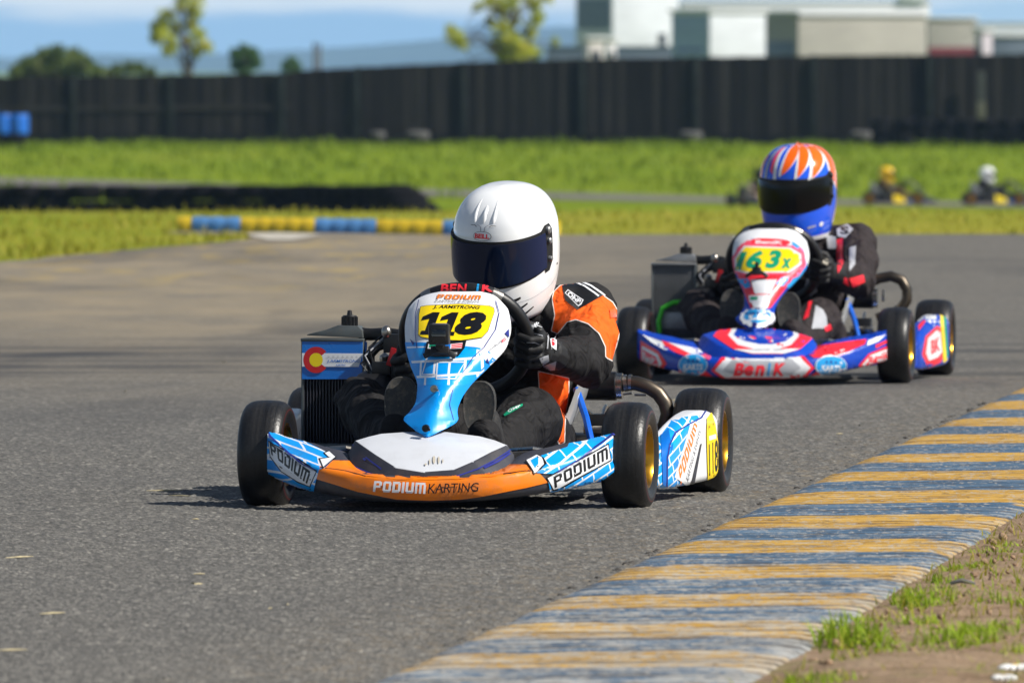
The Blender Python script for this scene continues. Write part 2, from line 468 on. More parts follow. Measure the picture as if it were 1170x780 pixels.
def hood_mesh(ma, mb_):
    top = [(485.5, 539, -.388), (519, 536.5, -.378), (541, 527, -.35), (562, 516, -.295), (580, 508, -.24), (566, 502.5, -.205), (549, 498, -.185), (511, 493, -.165), (464, 493, -.165), (435, 495, -.18), (420, 498.5, -.2), (405, 503, -.235), (428, 519, -.30), (451, 533.5, -.368)]
    out = [(487, 549, -.392), (524, 548.5, -.389), (562, 546.5, -.366), (583, 533, -.298), (588, 520, -.235), (580, 515, -.18), (560, 512, -.14), (511, 508, -.11), (464, 508, -.11), (428, 510, -.14), (410, 513, -.17), (397, 518, -.22), (401, 535, -.298), (430, 548, -.378)]
    T = [G(*p) for p in top]; O = [G(*p) for p in out]; c = G(492, 510, -.275) + V((0, 0, .004)); n = len(T)
    mb = MB(); vs = T + O + [c] + [p - V((0, 0, .03)) for p in O]
    fs = [(i, (i + 1) % n, 2 * n) for i in range(n)] + [(i, n + i, n + (i + 1) % n, (i + 1) % n) for i in range(n)] + [(n + i, 2 * n + 1 + i, 2 * n + 1 + (i + 1) % n, n + (i + 1) % n) for i in range(n)]
    mb.add(vs, fs, [0] * n + [1] * 2 * n)
    me = mb.mesh('hood', [ma, mb_], 25)
    me = baked(me, [('BEVEL', dict(width=.004, segments=3, limit_method='ANGLE', angle_limit=R(18)))])
    me.shade_smooth(); me.set_sharp_from_angle(angle=R(30)); return me
# --- front fairing (number panel)
_fz = [333, 336, 340, 345, 355, 375, 395, 417, 441, 458, 470, 479, 486, 493, 499]
_fl = cr(_fz, [503, 489, 479, 472.5, 466, 462.5, 463.5, 469, 477, 475.5, 468.5, 461, 468, 477, 486])
_fr_ = cr(_fz, [549, 562, 568.5, 573.5, 581, 584, 579, 560.5, 537, 526, 522.5, 523.5, 514, 502, 489])
_fy = cr(_fz, [.150, .142, .132, .118, .095, .045, -.005, -.06, -.115, -.15, -.172, -.188, -.2, -.21, -.218])
_fk = cr(_fz, [.01, .02, .03, .04, .05, .065, .07, .065, .055, .05, .05, .05, .03, .015, .004])
_fe = cr(_fz, [4, 4, 4, 4, 4, 4, 3.4, 2.6, 1.7, 1.35, 1.25, 1.2, 1.2, 1.2, 1.2])
def fairing_mesh(mat, low=None):
    rows = []
    for k in range(84):
        q = 333 + 166 * k / 83; a, b = _fl(q), _fr_(q); y = _fy(q); row = []
        for j in range(33):
            t = -1 + 2 * j / 32
            row.append(G(a + (b - a) * (j / 32), q, y + _fk(q) * abs(t) ** _fe(q)))
        rows.append(row)
    mb = MB().grid(rows)
    if low:
        mb.m = [1 if i // 32 >= 54 else 0 for i in range(len(mb.f))]
    me = mb.mesh('fairing', [mat, low] if low else [mat], 60)
    me = baked(me, [('SOLIDIFY', dict(thickness=.007, offset=-1 if me.polygons[400].normal.y < 0 else 1))])
    me.shade_smooth(); me.set_sharp_from_angle(angle=R(50)); return me
# --- side pod
def pod_mesh(side, mat, front=None):
    ys = [.255, .265, .29, .35, .42, .50, .60, .68, .745, .77, .775]
    fo = cr(ys, [.450, .469, .484, .500, .511, .523, .538, .549, .557, .554, .540])
    ft = cr(ys, [.085, .105, .125, .158, .182, .203, .216, .220, .214, .198, .17])
    fb = cr(ys, [.075, .052, .043, .040, .040, .041, .043, .045, .050, .065, .09])
    fi = cr(ys, [.440, .432, .432, .440, .450, .462, .468, .472, .476, .482, .50])
    rows = []
    for k in range(44):
        y = ys[0] + (ys[-1] - ys[0]) * k / 43; o, t, b, i = fo(y), ft(y), fb(y), fi(y); rr = min(.028, (t - b) * .3, (o - i) * .4); sec = []
        for (cx, cz, a0) in ((o - rr, t - rr, 0), (i + rr * .6, t - rr * .6, 90), (i + rr * .6, b + rr * .6, 180), (o - rr * .7, b + rr * .7, 270)):
            q = rr if a0 == 0 else rr * .6 if a0 < 270 else rr * .7
            for m in range(6): a = R(a0 + 18 * m); sec.append((cx + q * math.cos(a), cz + q * math.sin(a)))
        # belly of the outer face
        rows.append([V((side * x, y, z)) for x, z in sec])
    mb = MB().rings(rows, True, True)
    if front: mb.m = [1 if i // 24 < 20 and i < 43 * 24 else 0 for i in range(len(mb.f))]
    return mb.mesh('side_pod', [mat, front] if front else [mat], 40)
# --- steering wheel
SW_C = G(533, 388, .27); SW_N = V((0, .866, .50)).normalized(); SW_U = V((1, 0, 0)); SW_W = V((0, -.50, .866)).normalized()
def sw_pt(a, r=.152):
    x, y = math.cos(a), math.sin(a)
    y = y * (1 - .05 * max(0, y) ** 4)
    return SW_C + SW_U * x * r + SW_W * y * r
def steering_mesh():
    mb = MB()
    mb.tube([sw_pt(2 * math.pi * k / 72) for k in range(72)], .0165, 14, closed=True)
    for a in (20, 160, 270): mb.tube([SW_C, sw_pt(R(a), .145)], [.012, .008], 8, mi=1)
    mb.lathe([(0, -.012), (.035, -.012), (.035, .012), (0, .012)], n=20, axis='Z', mi=1) if False else mb.ell(SW_C, (.035, .02, .035), nu=16, nv=8, mi=1)
    for a in (57, 123):
        mb.tube([sw_pt(R(a - 5)), sw_pt(R(a)), sw_pt(R(a + 5))], .0176, 14, mi=2)
    mb.tube([SW_C, SW_C + V((0, -.30, -.20))], .011, 10, mi=1)
    return mb.mesh('steering_wheel', [M_black, M_satin, M_steel], 40)

def ends(me, a, b):
    me.materials.append(a); me.materials.append(b)
    for p in me.polygons:
        if abs(p.center.x) > .315: p.material_index = 1 if p.center.x < 0 else 2
def make_kart(fr, L):
    root = empty('racing_kart', fr.M)
    # chassis
    mb = MB(); fm = L['frame']
    for s in (-1, 1):
        mb.tube([(s * .20, -.30, .055), (s * .22, -.12, .06), (s * .30, .02, .065), (s * .30, .5, .065), (s * .27, .75, .075), (s * .27, 1.02, .09)], .0145, 10)
        mb.tube([(s * .30, .2, .065), (s * .43, .27, .075), (s * .46, .34, .085), (s * .46, .66, .085), (s * .42, .74, .08), (s * .28, .76, .075)], .010, 8)
        mb.tube([(s * .29, 0, .09), (s * .40, 0, .128)], .013, 8)
        mb.tube([(s * .16, .02, .10), (s * .38, .05, .12)], .006, 8)
    mb.tube([(-.22, -.12, .06), (.22, -.12, .06)], .0125, 8)
    mb.tube([(-.30, .30, .065), (.30, .30, .065)], .0125, 8)
    mb.tube([(-.27, .9, .08), (.27, .9, .08)], .0145, 8)
    # nose hoops and seat strut
    mb.tube([(-.16, -.12, .06), (-.17, -.26, .075), (-.17, -.3, .09), (.17, -.3, .09), (.17, -.26, .075), (.16, -.12, .06)], .008, 8)
    mb.tube([(.27, .66, .07), (.235, .7, .20), (.205, .74, .27)], .009, 8)
    obj('chassis_frame', mb, fm, root)
    mb = MB().box((0, .22, .048), (.56, .72, .004)); obj('floor_tray', mb, M_alu, root, bevel=.0015)
    for z, x0, x1 in ((.146, .155, .30), (.146, -.30, -.155)):
        obj('bumper_hoop', MB().tube([(x0, -.10, z), ((x0 + x1) / 2, -.14, z + .006), (x1, -.08, z - .012), (x1 + .02 * (1 if x1 > 0 else 0), -.02, z - .03)], .006, 8), M_steel, root)
    mb = MB().tube([(-.47, .98, .133), (.47, .98, .133)], .02, 14); obj('rear_axle', mb, M_steel, root)
    mb = MB().lathe([(.03, -.004), (.088, -.004), (.092, 0), (.088, .004), (.03, .004)], c=(.245, .98, .133), n=30, closed=True); obj('brake_disc', mb, M_steel, root)
    obj('brake_caliper', MB().box((.245, .90, .165), (.06, .07, .075), mi=0).tube([(.225, .88, .20), (.20, .84, .225), (.14, .80, .20)], .006, 8, mi=1).lathe([(0, -.04), (.012, -.04), (.012, .04), (0, .04)], c=(.245, .872, .165), n=10, mi=1), [M_black, M_steel], root, bevel=.004)
    obj('bearing_carrier', MB().box((.275, .98, .10), (.03, .10, .11)), M_black, root, bevel=.006)
    obj('master_cylinder', MB().box((.30, .70, .12), (.05, .09, .06), rot=Euler((0, .3, 0))), M_black, root, bevel=.006)
    # wheels
    for s in (-1, 1):
        for y, x, w, r, z, st in ((0, .4425, .110, .131, .130, -1.5), (.98, .489, .128, .134, .133, 0)):
            M = Matrix.Translation((s * x, y, z)) @ Matrix.Rotation(R(st), 4, 'Z')
            o = link('wheel', rim_mesh(w, L['rim'], s), root, M)
            link('tyre', tyre_mesh(w, r), o)
    # pedals
    for s, x in ((1, .075), (-1, -.12)):
        mb = MB().tube([(x - .05, -.06, .07), (x - .05, -.07, .165), (x + .045, -.07, .165)], .006, 8)
        obj('pedal', mb, M_black, root)
    # seat
    rows = []
    for k in range(13):
        q = k / 12; y = .58 + .30 * q; zb = .075 + .02 * q + .0 ; hw = .165 + .055 * q; ht = .09 + .30 * q ** 1.3
        row = []
        for j in range(17):
            a = R(-180 + 180 * j / 16)
            row.append(V((.02 + hw * math.cos(a) * 1.02, y + .06 * q, zb + ht + (ht) * math.sin(a) if True else 0)))
        rows.append(row)
    me = MB().grid(rows).mesh('seat', [M_seat], 60)
    me = baked(me, [('SOLIDIFY', dict(thickness=.012, offset=0))]); me.shade_smooth(); me.set_sharp_from_angle(angle=R(50)); link('seat', me, root)
    # exhaust: silencer can across the back, bent steel tail and clamp
    mb = MB(); y = .93
    p = lambda px, py, yy=y: G(px, py, yy)
    a, b = p(600, 440), p(706, 441)
    mb.tube([a, a + (b - a) * .02, b - (b - a) * .02, b], [.026, .036, .036, .030], 22, mi=0)
    mb.tube([b - V((.006, 0, 0)), b + V((.012, 0, 0))], .0325, 20, mi=2)
    bend = [fr.pt(*q, .93) for q in L['pipe']] if L['pipe'] else [p(704, 441), p(716, 437), p(728, 438), p(741, 442), p(752, 449), p(760, 460), p(763, 472), p(760, 484), p(752, 495, .98), p(742, 503, 1.02)]
    mb.tube(bend, .0185, 16, mi=1)
    mb.tube(bend[:2] if L['pipe'] else [p(713, 438), p(717, 437.4)], .0215, 16, mi=2); mb.tube([p(718.5, 437.2), p(722, 437.2)], .0208, 16, mi=2)
    for k in () if L['pipe'] else (0, 1): mb.tube([p(712 + 13 * k, 450 + k, .89), p(722 + 16 * k, 449 + 2 * k, .89)], .0035, 6, mi=2)
    obj('exhaust', mb, [M_satin, M_pipe, M_steel], root)
    # engine and its ancillaries, on the image's left of the seat
    mb = MB(); e = V((-.27, .70, .0))
    mb.box(e + V((0, 0, .14)), (.17, .2, .12), mi=0)
    for k in range(7): mb.box(e + V((0, 0, .215 + .014 * k)), (.145, .15, .006), mi=1)
    mb.box(e + V((0, 0, .26)), (.11, .11, .11), mi=0); mb.lathe([(0, .33), (.012, .33), (.014, .35), (0, .36)], c=e, axis='Z', n=10, mi=2)
    mb.lathe([(0, -.1), (.055, -.1), (.06, -.085), (.06, -.07), (0, -.07)], c=e + V((0, 0, .14)), axis='Y', n=22, mi=1)
    mb.tube([e + V((.08, .03, .2)), e + V((.13, .04, .22)), e + V((.16, .05, .22))], .022, 12, mi=0)
    obj('engine', mb, [M_black, M_alu, M_steel], root, bevel=.003)
    mb = MB(); c = G(452, 392, .42)
    mb.box(c, (.05, .07, .045), mi=0); mb.tube([c + V((-.02, 0, .0)), c + V((-.05, .02, -.01)), c + V((-.08, .1, -.03)), c + V((-.1, .22, -.07))], .012, 10, mi=0)
    mb.ell(c + V((-.018, -.03, .028)), (.013, .013, .016), mi=2)
    mb.box(c + V((.004, -.03, -.035)), (.03, .03, .045), rot=Euler((0, .3, 0)), mi=1); mb.box(c + V((-.03, -.02, -.06)), (.045, .04, .03), mi=0)
    for k in range(3): mb.tube([c + V((-.03 + .01 * k, -.02, .02)), c + V((-.06 - .01 * k, -.04, -.01 - .02 * k)), c + V((-.045, -.03, -.07 - .01 * k)), c + V((-.01, -.01, -.09))], .0028, 6, mi=3 if k == 1 else 0)
    obj('carburettor', mb, [M_black, M_red, M_steel, M_lgrey], root, bevel=.003)
    mb = MB(); cc = G(428, 447, .40)
    mb.rings([[cc + V((x * w, y * d - .0 + sh, z)) for x, y in ((-1, -.6), (-.6, -1), (.6, -1), (1, -.6), (1, .6), (.6, 1), (-.6, 1), (-1, .6))] for z, w, d, sh in ((-.10, .075, .09, 0), (-.02, .07, .09, .01), (.03, .06, .08, .03), (.055, .03, .05, .04))])
    obj('air_box', mb, M_black, root, sub=1, smooth=60)
    # radiator
    yr = .5; x0, x1 = G(346.5, 440, yr).x, G(414.5, 440, yr).x
    zt, zb = G(380, 390, yr).z, G(380, 506, yr).z
    mb = MB(); W = x1 - x0
    mb.box(((x0 + x1) / 2, yr + .02, (zt + zb) / 2), (W - .006, .026, zt - zb), mi=0)
    nf = 19
    for k in range(nf): mb.box((x0 + W * (k + .5) / nf, yr, (zt + zb) / 2), (.0026, .02, zt - zb), mi=1)
    nz = 44
    for k in range(nz): mb.box(((x0 + x1) / 2, yr + .006, zb + (zt - zb) * (k + .5) / nz), (W - .01, .012, .0012), mi=0)
    for xx in (x0, x1): mb.box((xx, yr + .012, (zt + zb) / 2), (.006, .05, zt - zb + .01), mi=2)
    rad = obj('radiator', mb, [M_black, L['fin'], M_tank], root, bevel=.0006)
    def trap(pxs, y0, d): return [G(px, py, y0) for px, py in pxs], (0, d, 0)
    mb = MB().prism(*trap([(350, 383), (414.5, 386), (413.5, 377), (409, 372.5), (386, 371.5), (371, 377), (352, 381.5)], yr - .012, .06)); obj('lower_tank', MB().box(((x0 + x1) / 2, yr + .01, zb - .012), (W, .05, .024)), L['tank'], rad, bevel=.005)
    obj('tank_flange', MB().box(((x0 + x1) / 2, yr + .01, zt + .004), (W + .008, .056, .008)), L['tank'], rad, bevel=.002)
    obj('header_tank', mb, L['tank'], rad, bevel=.005)
    cap = G(399.5, 366, yr + .02)
    mb = MB().lathe([(0, -.026), (.0185, -.026), (.0185, .010), (.0165, .0125), (.007, .0135), (.0055, .024), (0, .026)], c=cap, axis='Z', n=14)
    for k in range(14): mb.box(cap + V((.0185 * math.cos(k * .449), .0185 * math.sin(k * .449), -.008)), (.004, .004, .034))
    obj('filler_cap', mb, M_black, rad)
    mb = MB().tube([G(411, 381, yr + .02), G(424, 382, yr + .02), G(440, 381, yr), G(455, 383, yr - .04), G(468, 392, yr - .06)], .0155, 12); obj('coolant_hose', mb, M_rubber, root)
    if L['plate']: L['plate'](fr, rad, yr)
    if L['extra']: L['extra'](fr, root)
    # bodywork with its artwork
    me = nose_mesh(); me.materials[0] = L['nose']; L['ends'] and ends(me, *L['ends']); d = Decals(me, fr, 3.5); L['nose_art'](d); nose = link('front_bumper', d.done(), root)
    me = hood_mesh(*L['hood']); d = Decals(me, fr, 4); L['hood_art'](d); link('hood', d.done(), nose)
    me = fairing_mesh(L['fairing'], L['low']); d = Decals(me, fr, 5); L['fairing_art'](d); fa = link('front_fairing', d.done(), root)
    L['fairing_bits'](fr, fa)
    for s in (1, -1):
        me = pod_mesh(s, L['pod'], L['pod2']); d = Decals(me, fr, 5, tol=.09); L['pod_art'](d, s); link('side_pod', d.done(), root)
    me = steering_mesh(); d = Decals(me, fr, 3); L['wheel_art'](d); link('steering_wheel', d.done(), root)
    return root

# ------------------------------------------------------------------ livery of the first kart
P = lambda *a: list(a)
def plate1(fr, rad, yr):
    q = [G(px, py, yr - .016) for px, py in ((345.2, 389), (414.2, 389.5), (414, 433), (345, 433))]
    me = MB().prism(q, (0, .004, 0)).mesh('sponsor_plate', [M_flag], 30)
    d = Decals(me, fr, 20)
    d.put(P((345, 403.2), (414.2, 403.7), (414.2, 419), (345, 418.6)), M_white)
    vs = circ(361.3, 411, 14.6, 15, 30, 38, 322) + circ(361.3, 411, 7.8, 8, 24, 322, 38)
    d.put(vs, M_carmine); d.put(circ(361.3, 411, 7.7, 7.9), M_sun)
    d.put(quad(text_geo('J.ARMSTRONG', .012, .25), P((373.5, 410.7), (411.5, 411), (411.5, 415), (373.5, 414.7))), M_flag)
    d.put(quad(text_geo('KARTING', .012, .25), P((384, 415.8), (395, 415.9), (395, 418.2), (384, 418.1))), M_flag)
    d.put(quad(text_geo('* * * * * * *', .0, 0), P((374, 406), (409, 406.2), (409, 409.6), (374, 409.4))), M_lgrey)
    link('sponsor_plate', d.done(), rad)
    mb = MB().prism([G(px, py, yr + .01) for px, py in ((414.5, 389), (419.5, 391), (419, 400), (414.5, 406))], (0, .004, 0)); obj('plate_bracket', mb, M_flag, rad)
def nose_art1(d):
    org = P((363, 533), (376, 526.5), (381, 526), (393, 537), (418, 543.5), (453, 547.5), (490, 548), (522, 547.3), (564, 544.3), (580, 539.5), (604, 531), (612, 536), (626, 551), (601, 557), (580, 561), (553, 566.5), (527, 570), (491, 571.3), (453, 570), (409, 561.5), (380, 552), (358, 546))
    d.put(org, M_orange)
    d.put(line_poly(P((366, 534), (393, 537.5), (418, 544)), .8), M_ink); d.put(line_poly(P((575, 541.5), (600, 538), (622, 537.5)), .8), M_ink)
    # left winglet
    d.put(P((302, 486.5), (320, 491), (345, 508), (364, 512), (384, 523), (369, 528.5), (371, 535), (357, 537.5), (340, 531), (322, 515), (307, 501)), M_brickL)
    d.put(P((303.5, 502.5), (322, 517), (340, 532.5), (357, 538.5), (366, 533), (358, 563), (340, 558), (318, 549), (304.5, 541)), M_brickL)
    d.put(P((307, 503), (324, 518.5), (342, 533), (363, 537.5), (355, 556), (341, 551), (322, 539), (309, 522)), M_ink)
    d.put(P((307.8, 504.5), (324, 519.7), (342, 534.2), (361.5, 538.7), (354.2, 554.8), (341.3, 549.8), (322.5, 538), (309.7, 521)), M_white)
    d.put(quad(block_geo('PODIUM', -.1), P((309.5, 505.5), (357, 539.5), (351.5, 552.5), (311, 519))), M_ink)
    d.put(line_poly(P((303, 487.5), (309, 499), (330, 518), (346, 530), (360, 536.5)), 1.6), M_navy)
    d.put(P((384.5, 523), (376, 515), (369, 518), (375, 523), (364, 524), (369, 536)), M_ink); d.put(P((383, 522.6), (376, 516.2), (371, 518.2), (377, 523.4), (366, 525), (369.6, 534)), M_white)
    # right winglet
    d.put(P((705.5, 491.5), (672, 503), (640, 514), (602, 526.5), (611, 540), (622, 541), (634, 541), (660, 526), (690, 506)), M_brickR)
    d.put(P((625, 545), (634, 541.5), (660, 527), (694, 508), (700, 530), (703, 545.5), (668, 563), (648, 566), (629, 566)), M_brickR)
    d.put(P((623.5, 545), (640, 540.5), (694.5, 506), (698, 526), (668, 541), (648, 551), (640, 558), (631, 560)), M_ink)
    d.put(P((625, 546), (641, 541.8), (693.8, 508), (696.8, 525), (668, 539.5), (648, 549.5), (639, 556.5), (632, 558.3)), M_white)
    d.put(quad(block_geo('PODIUM', .12), P((630, 545.5), (693, 510), (695, 523.5), (633, 557))), M_ink)
    d.put(line_poly(P((704.5, 493), (690, 504.5), (662, 524), (636, 539.5)), 1.6), M_navy)
    d.put(P((600, 527), (614, 519.5), (621, 523.5), (613, 528.5), (625, 530.5), (610, 542)), M_ink); d.put(P((601.5, 526.5), (613.5, 520.5), (619, 523.5), (611, 528.7), (622, 531.2), (610.5, 540)), M_white); d.put(P((606, 527), (613, 523), (615, 524), (609, 528.6), (615, 531), (611, 536)), M_cyan)
    d.put(P((701, 538), (703, 546), (686, 554), (690, 546)), M_ink)
    d.put(quad(block_geo('PODIUM', .1), P((427, 549.5), (487, 551.8), (487, 563.5), (426.5, 561))), M_white)
    d.put(quad(text_geo('KARTING', .004, .1), P((489.5, 552.8), (547, 551.5), (546.5, 561), (489, 563.3))), M_ink)
def hood_art1(d):
    d.put(line_poly(P((584, 513.5), (565, 526), (545, 536), (519, 545)), 1.6), M_navy)
    d.put(line_poly(P((582.5, 517.5), (570, 526.5), (553, 534.5)), 2.4), M_navy)
    d.put(line_poly(P((405, 533), (430, 543.8), (455, 545.6), (487, 546.2), (521, 545.6)), 1.6), M_navy)
    d.put(line_poly(P((403, 508), (420, 524), (436, 536)), 1.6), M_navy)
    d.put(line_poly(P((405, 512.5), (418, 526)), 2.2), M_navy)
    d.put(circ(496, 525.5, 1.6, 4.5, 10), M_stain); d.put(circ(501.3, 526, 1.1, 4.2, 10), M_stain); d.put(circ(491, 528, .9, 3, 8), M_stain); d.put(circ(506, 527, .8, 2.4, 8), M_stain); d.put(circ(486.5, 531, 1.3, 1.2, 8), M_stain)
def fairing_art1(d):
    d.put(P((463, 391), (487, 391.5), (492, 397), (545, 397), (556, 400), (576, 404), (562, 417), (537, 441), (526, 458), (522, 470), (524, 480), (515, 486), (489, 499.3), (484, 499), (462, 481), (470, 466), (478, 455), (478, 441), (469, 417)), M_cyan)
    d.put(P((465, 396), (484, 396), (486, 405), (541, 405), (540, 398), (571, 406), (556, 420), (538, 437), (530, 440), (480, 440), (473, 421)), M_brickN)
    d.put(P((552, 396), (581, 392), (575, 403), (561, 418), (556, 414), (546, 402)), M_white)
    for a, b, c, e in ((540, 418, 550, 403), (548, 424, 562, 408)): d.put(P((a, b), (a + 6, b - 7), (c + 4, e + 3), (c, e)), M_cyan)
    d.put(line_poly(P((500, 414), (531, 414), (520, 433), (499, 433), (500, 414)), 1.8), M_white)
    d.put(line_poly(P((487, 414), (483, 428), (498, 428)), 1.6), M_white)
    d.put(line_poly(P((518, 441), (513, 462), (518, 480)), .6), M_navy)
    d.put(line_poly(P((566, 344), (570, 358), (566, 377), (553, 397), (540, 409), (516, 446)), .9), M_navy)
    d.put(line_poly(P((479, 343), (475, 360), (475, 381), (477, 398)), .8), M_navy)
    lay = d.layer; d.layer = 2
    y0 = P((480.5, 350.5), (487, 349.2), (525, 347.2), (559, 349.5), (564.5, 352), (565, 357), (557.5, 379), (551, 386), (527, 389.6), (500, 389), (481, 385.5), (478, 383), (478.6, 360))
    d.put(y0, M_ink); d.put([(521.5 + (x - 521.5) * .986, 368.3 + (y - 368.3) * .976) for x, y in y0], M_yellow)
    d.put(quad(block_geo('PODIUM', .12), P((499.5, 336.7), (550, 337.8), (549.5, 342.6), (499, 341.8))), M_orange)
    d.put(quad(text_geo('KARTING & EVENTS', .0, .1), P((497.5, 343.2), (548, 344), (548, 346), (497.5, 345.3))), M_grey)
    d.put(quad(text_geo('J. ARMSTRONG', .03, .35), P((494.5, 348.8), (549, 350), (548.5, 354.8), (494.5, 353.8))), M_ink)
    one = [(.0, .0), (.30, .0), (.36, .18), (.66, 1.0), (.42, 1.0), (.0, .80), (.06, .62), (.30, .68), (.12, .18), (-.06, .18)]
    one = [(.0, .0), (.62, .0), (.66, .17), (.50, .17), (.80, 1.), (.52, 1.), (.12, .80), (.05, .62), (.38, .70), (.20, .17), (.06, .17)]
    eight = text_geo('8', .06, .3)
    d.put(quad((one, [list(range(len(one)))]), P((480, 357), (508.5, 357.4), (508.5, 383.4), (480.5, 382.5))), M_ink)
    d.put(quad((one, [list(range(len(one)))]), P((501.5, 357.2), (530, 357.6), (529, 384.5), (501.5, 383.6))), M_ink)
    d.put(quad(eight, P((521, 357), (556, 357), (554, 383.3), (519.5, 383.3))), M_ink)
    d.layer = lay
    d.put(quad(text_geo('podium', .0, .2), P((556, 399.5), (572, 387.5), (574, 391.5), (558.5, 403))), M_grey)
    d.put(quad(text_geo('KS', .02, .2), P((571.5, 388.5), (576.5, 385), (578.5, 388), (573.5, 392))), M_lred)
    d.put(P((576, 381), (580.5, 376), (581, 386)), M_navy); d.put(P((469, 387), (474, 392), (472.5, 395)), M_navy); d.put(P((556, 409), (558.5, 416), (554.5, 413)), M_navy)
    # mount pad and small flags
    d.put(P((488, 391), (533, 390), (531, 398.5), (521, 398.5), (524, 407.5), (510, 408.5), (505, 402), (498, 408.5), (485, 407), (494, 398)), M_ink)
    d.put(P((490, 393.5), (500.5, 394), (500.5, 399.5), (489, 399)), M_white); d.put(P((491.2, 394.6), (499.3, 395), (499.3, 398.5), (490.5, 398)), M_green)
    d.put(P((509, 394.8), (528.8, 392.4), (527.6, 399), (508.5, 399.8)), M_white); d.put(P((509, 395), (515, 394.2), (514.5, 399.4), (508.5, 399.6)), M_flag)
    for k in range(3): d.put(P((516, 394.5 + 1.8 * k), (528.5, 393.2 + 1.8 * k), (528.3, 394.3 + 1.8 * k), (516, 395.5 + 1.8 * k)), M_lred)
    d.put(quad(text_geo('TK', .02), P((486, 404), (490, 404.2), (490, 406), (486, 405.8))), M_white); d.put(quad(text_geo('TRAK', .02), P((516, 404), (523, 403.6), (523, 405.6), (516, 406))), M_white)
def bits1(fr, fa):
    c = G(502, 382, -.085)
    mb = MB().box(c, (.050, .034, .050)); o = obj('action_camera', mb, M_black, fa, bevel=.005)
    mb = MB().box(c + V((.001, -.0165, -.004)), (.036, .004, .034)); obj('camera_screen', mb, M_lens, o, bevel=.003)
    mb = MB().box(c + V((.001, -.002, .025)), (.034, .028, .004)); obj('camera_button_plate', mb, M_grey, o, bevel=.001)
    b = G(503, 400, -.045)
    mb = MB().tube([c + V((0, .0, -.028)), b + V((0, -.012, .012)), b], [.010, .009, .012], 10).box(b + V((0, -.006, 0)), (.045, .012, .02), rot=Euler((-.4, 0, 0)))
    for k in (-1, 1): mb.box(b + V((k * .026, -.006, -.008)), (.03, .008, .014), rot=Euler((-.4, k * .5, 0)))
    obj('camera_mount', mb, M_black, fa, bevel=.002)
    for px, py, yl in ((496.5, 444, -.128), (487, 489, -.215)):
        q = G(px, py, yl); mb = MB().lathe([(0, -.014), (.008, -.014), (.0095, -.010), (.0095, 0), (0, 0)], c=q, axis='Y', n=12); mb.tube([q + V((0, -.014, 0)), q + V((.012, -.018, -.004))], .003, 6)
        obj('fairing_screw', mb, M_satin if py > 480 else M_steel, fa)
def pod_art1(d, s):
    if s < 0: return
    d.put(P((755, 497), (764, 489), (771, 493), (764, 506), (761.5, 522), (761.5, 556), (757, 553)), M_cyan2)
    d.put(P((764, 490), (779, 477), (797, 474.5), (803, 476.5), (790, 484), (775, 492), (766, 503)), M_brickR)
    d.put(P((762.5, 524), (765, 509), (771, 496), (784, 487), (790, 484), (799, 481), (790, 500), (779, 530), (770, 556.5), (762.5, 556.5)), M_brickR)
    d.put(line_poly(P((761.8, 556), (762, 524), (765, 508), (772, 494), (788, 484), (801, 477), (808, 467), (809, 464.5)), 1.7), M_navy)
    d.put(P((770, 545), (789.5, 480), (801.5, 484), (787, 556)), M_white)
    d.put(quad(block_geo('PODIUM', .1), P((774, 537.5), (792.5, 482.5), (796.5, 485), (777.5, 554))), M_orange)
    d.put(quad(text_geo('KARTING & EVENTS', .0, .1), P((783, 546), (798, 491), (800, 492.5), (785.5, 551))), M_grey)
    d.put(P((789, 553.5), (800, 506), (801, 507), (793, 552)), M_dark)
    d.put(P((807, 478), (812.5, 471), (816.5, 484), (820.5, 510), (820.5, 538), (818, 543), (808, 547.5), (808.5, 520), (806.5, 496)), M_yellow)
    d.put(quad(text_geo('JA 118', .01, 0), P((808, 486.5), (814.5, 482.5), (814.8, 487), (808.4, 491))), M_ink)
    d.put(P((809, 498), (817, 495.5), (817.5, 500.5), (809.5, 503)), M_white)
    d.put(quad(text_geo('118', .02, 0), P((808.7, 507), (819.3, 501.5), (819.3, 537.5), (809.5, 543.5))), M_ink)
def wheel_art1(d):
    for ch, a, b in (('B', 503.5, 513), ('E', 513.5, 522), ('N', 522.5, 533.5), ('i', 544, 547.5), ('K', 550, 563)):
        d.put(quad(text_geo('N' if ch == 'N' else ch, .03, .1), P((a, 324.8), (b, 324.8), (b, 333.5), (a, 333.5))), M_sky if ch == 'i' else M_lred, off=.0015)
LIV1 = dict(low=M_cyan, ends=(M_brickL, M_brickR), pipe=None, pod2=M_brickR, frame=M_frame_blue, rim=M_gold, fin=M_dark, tank=M_tank, plate=plate1, extra=None, nose=M_dark, nose_art=nose_art1, hood=(M_hood, M_dark), hood_art=hood_art1, fairing=M_white, fairing_art=fairing_art1, fairing_bits=bits1, pod=M_white, pod_art=pod_art1, wheel_art=wheel_art1)

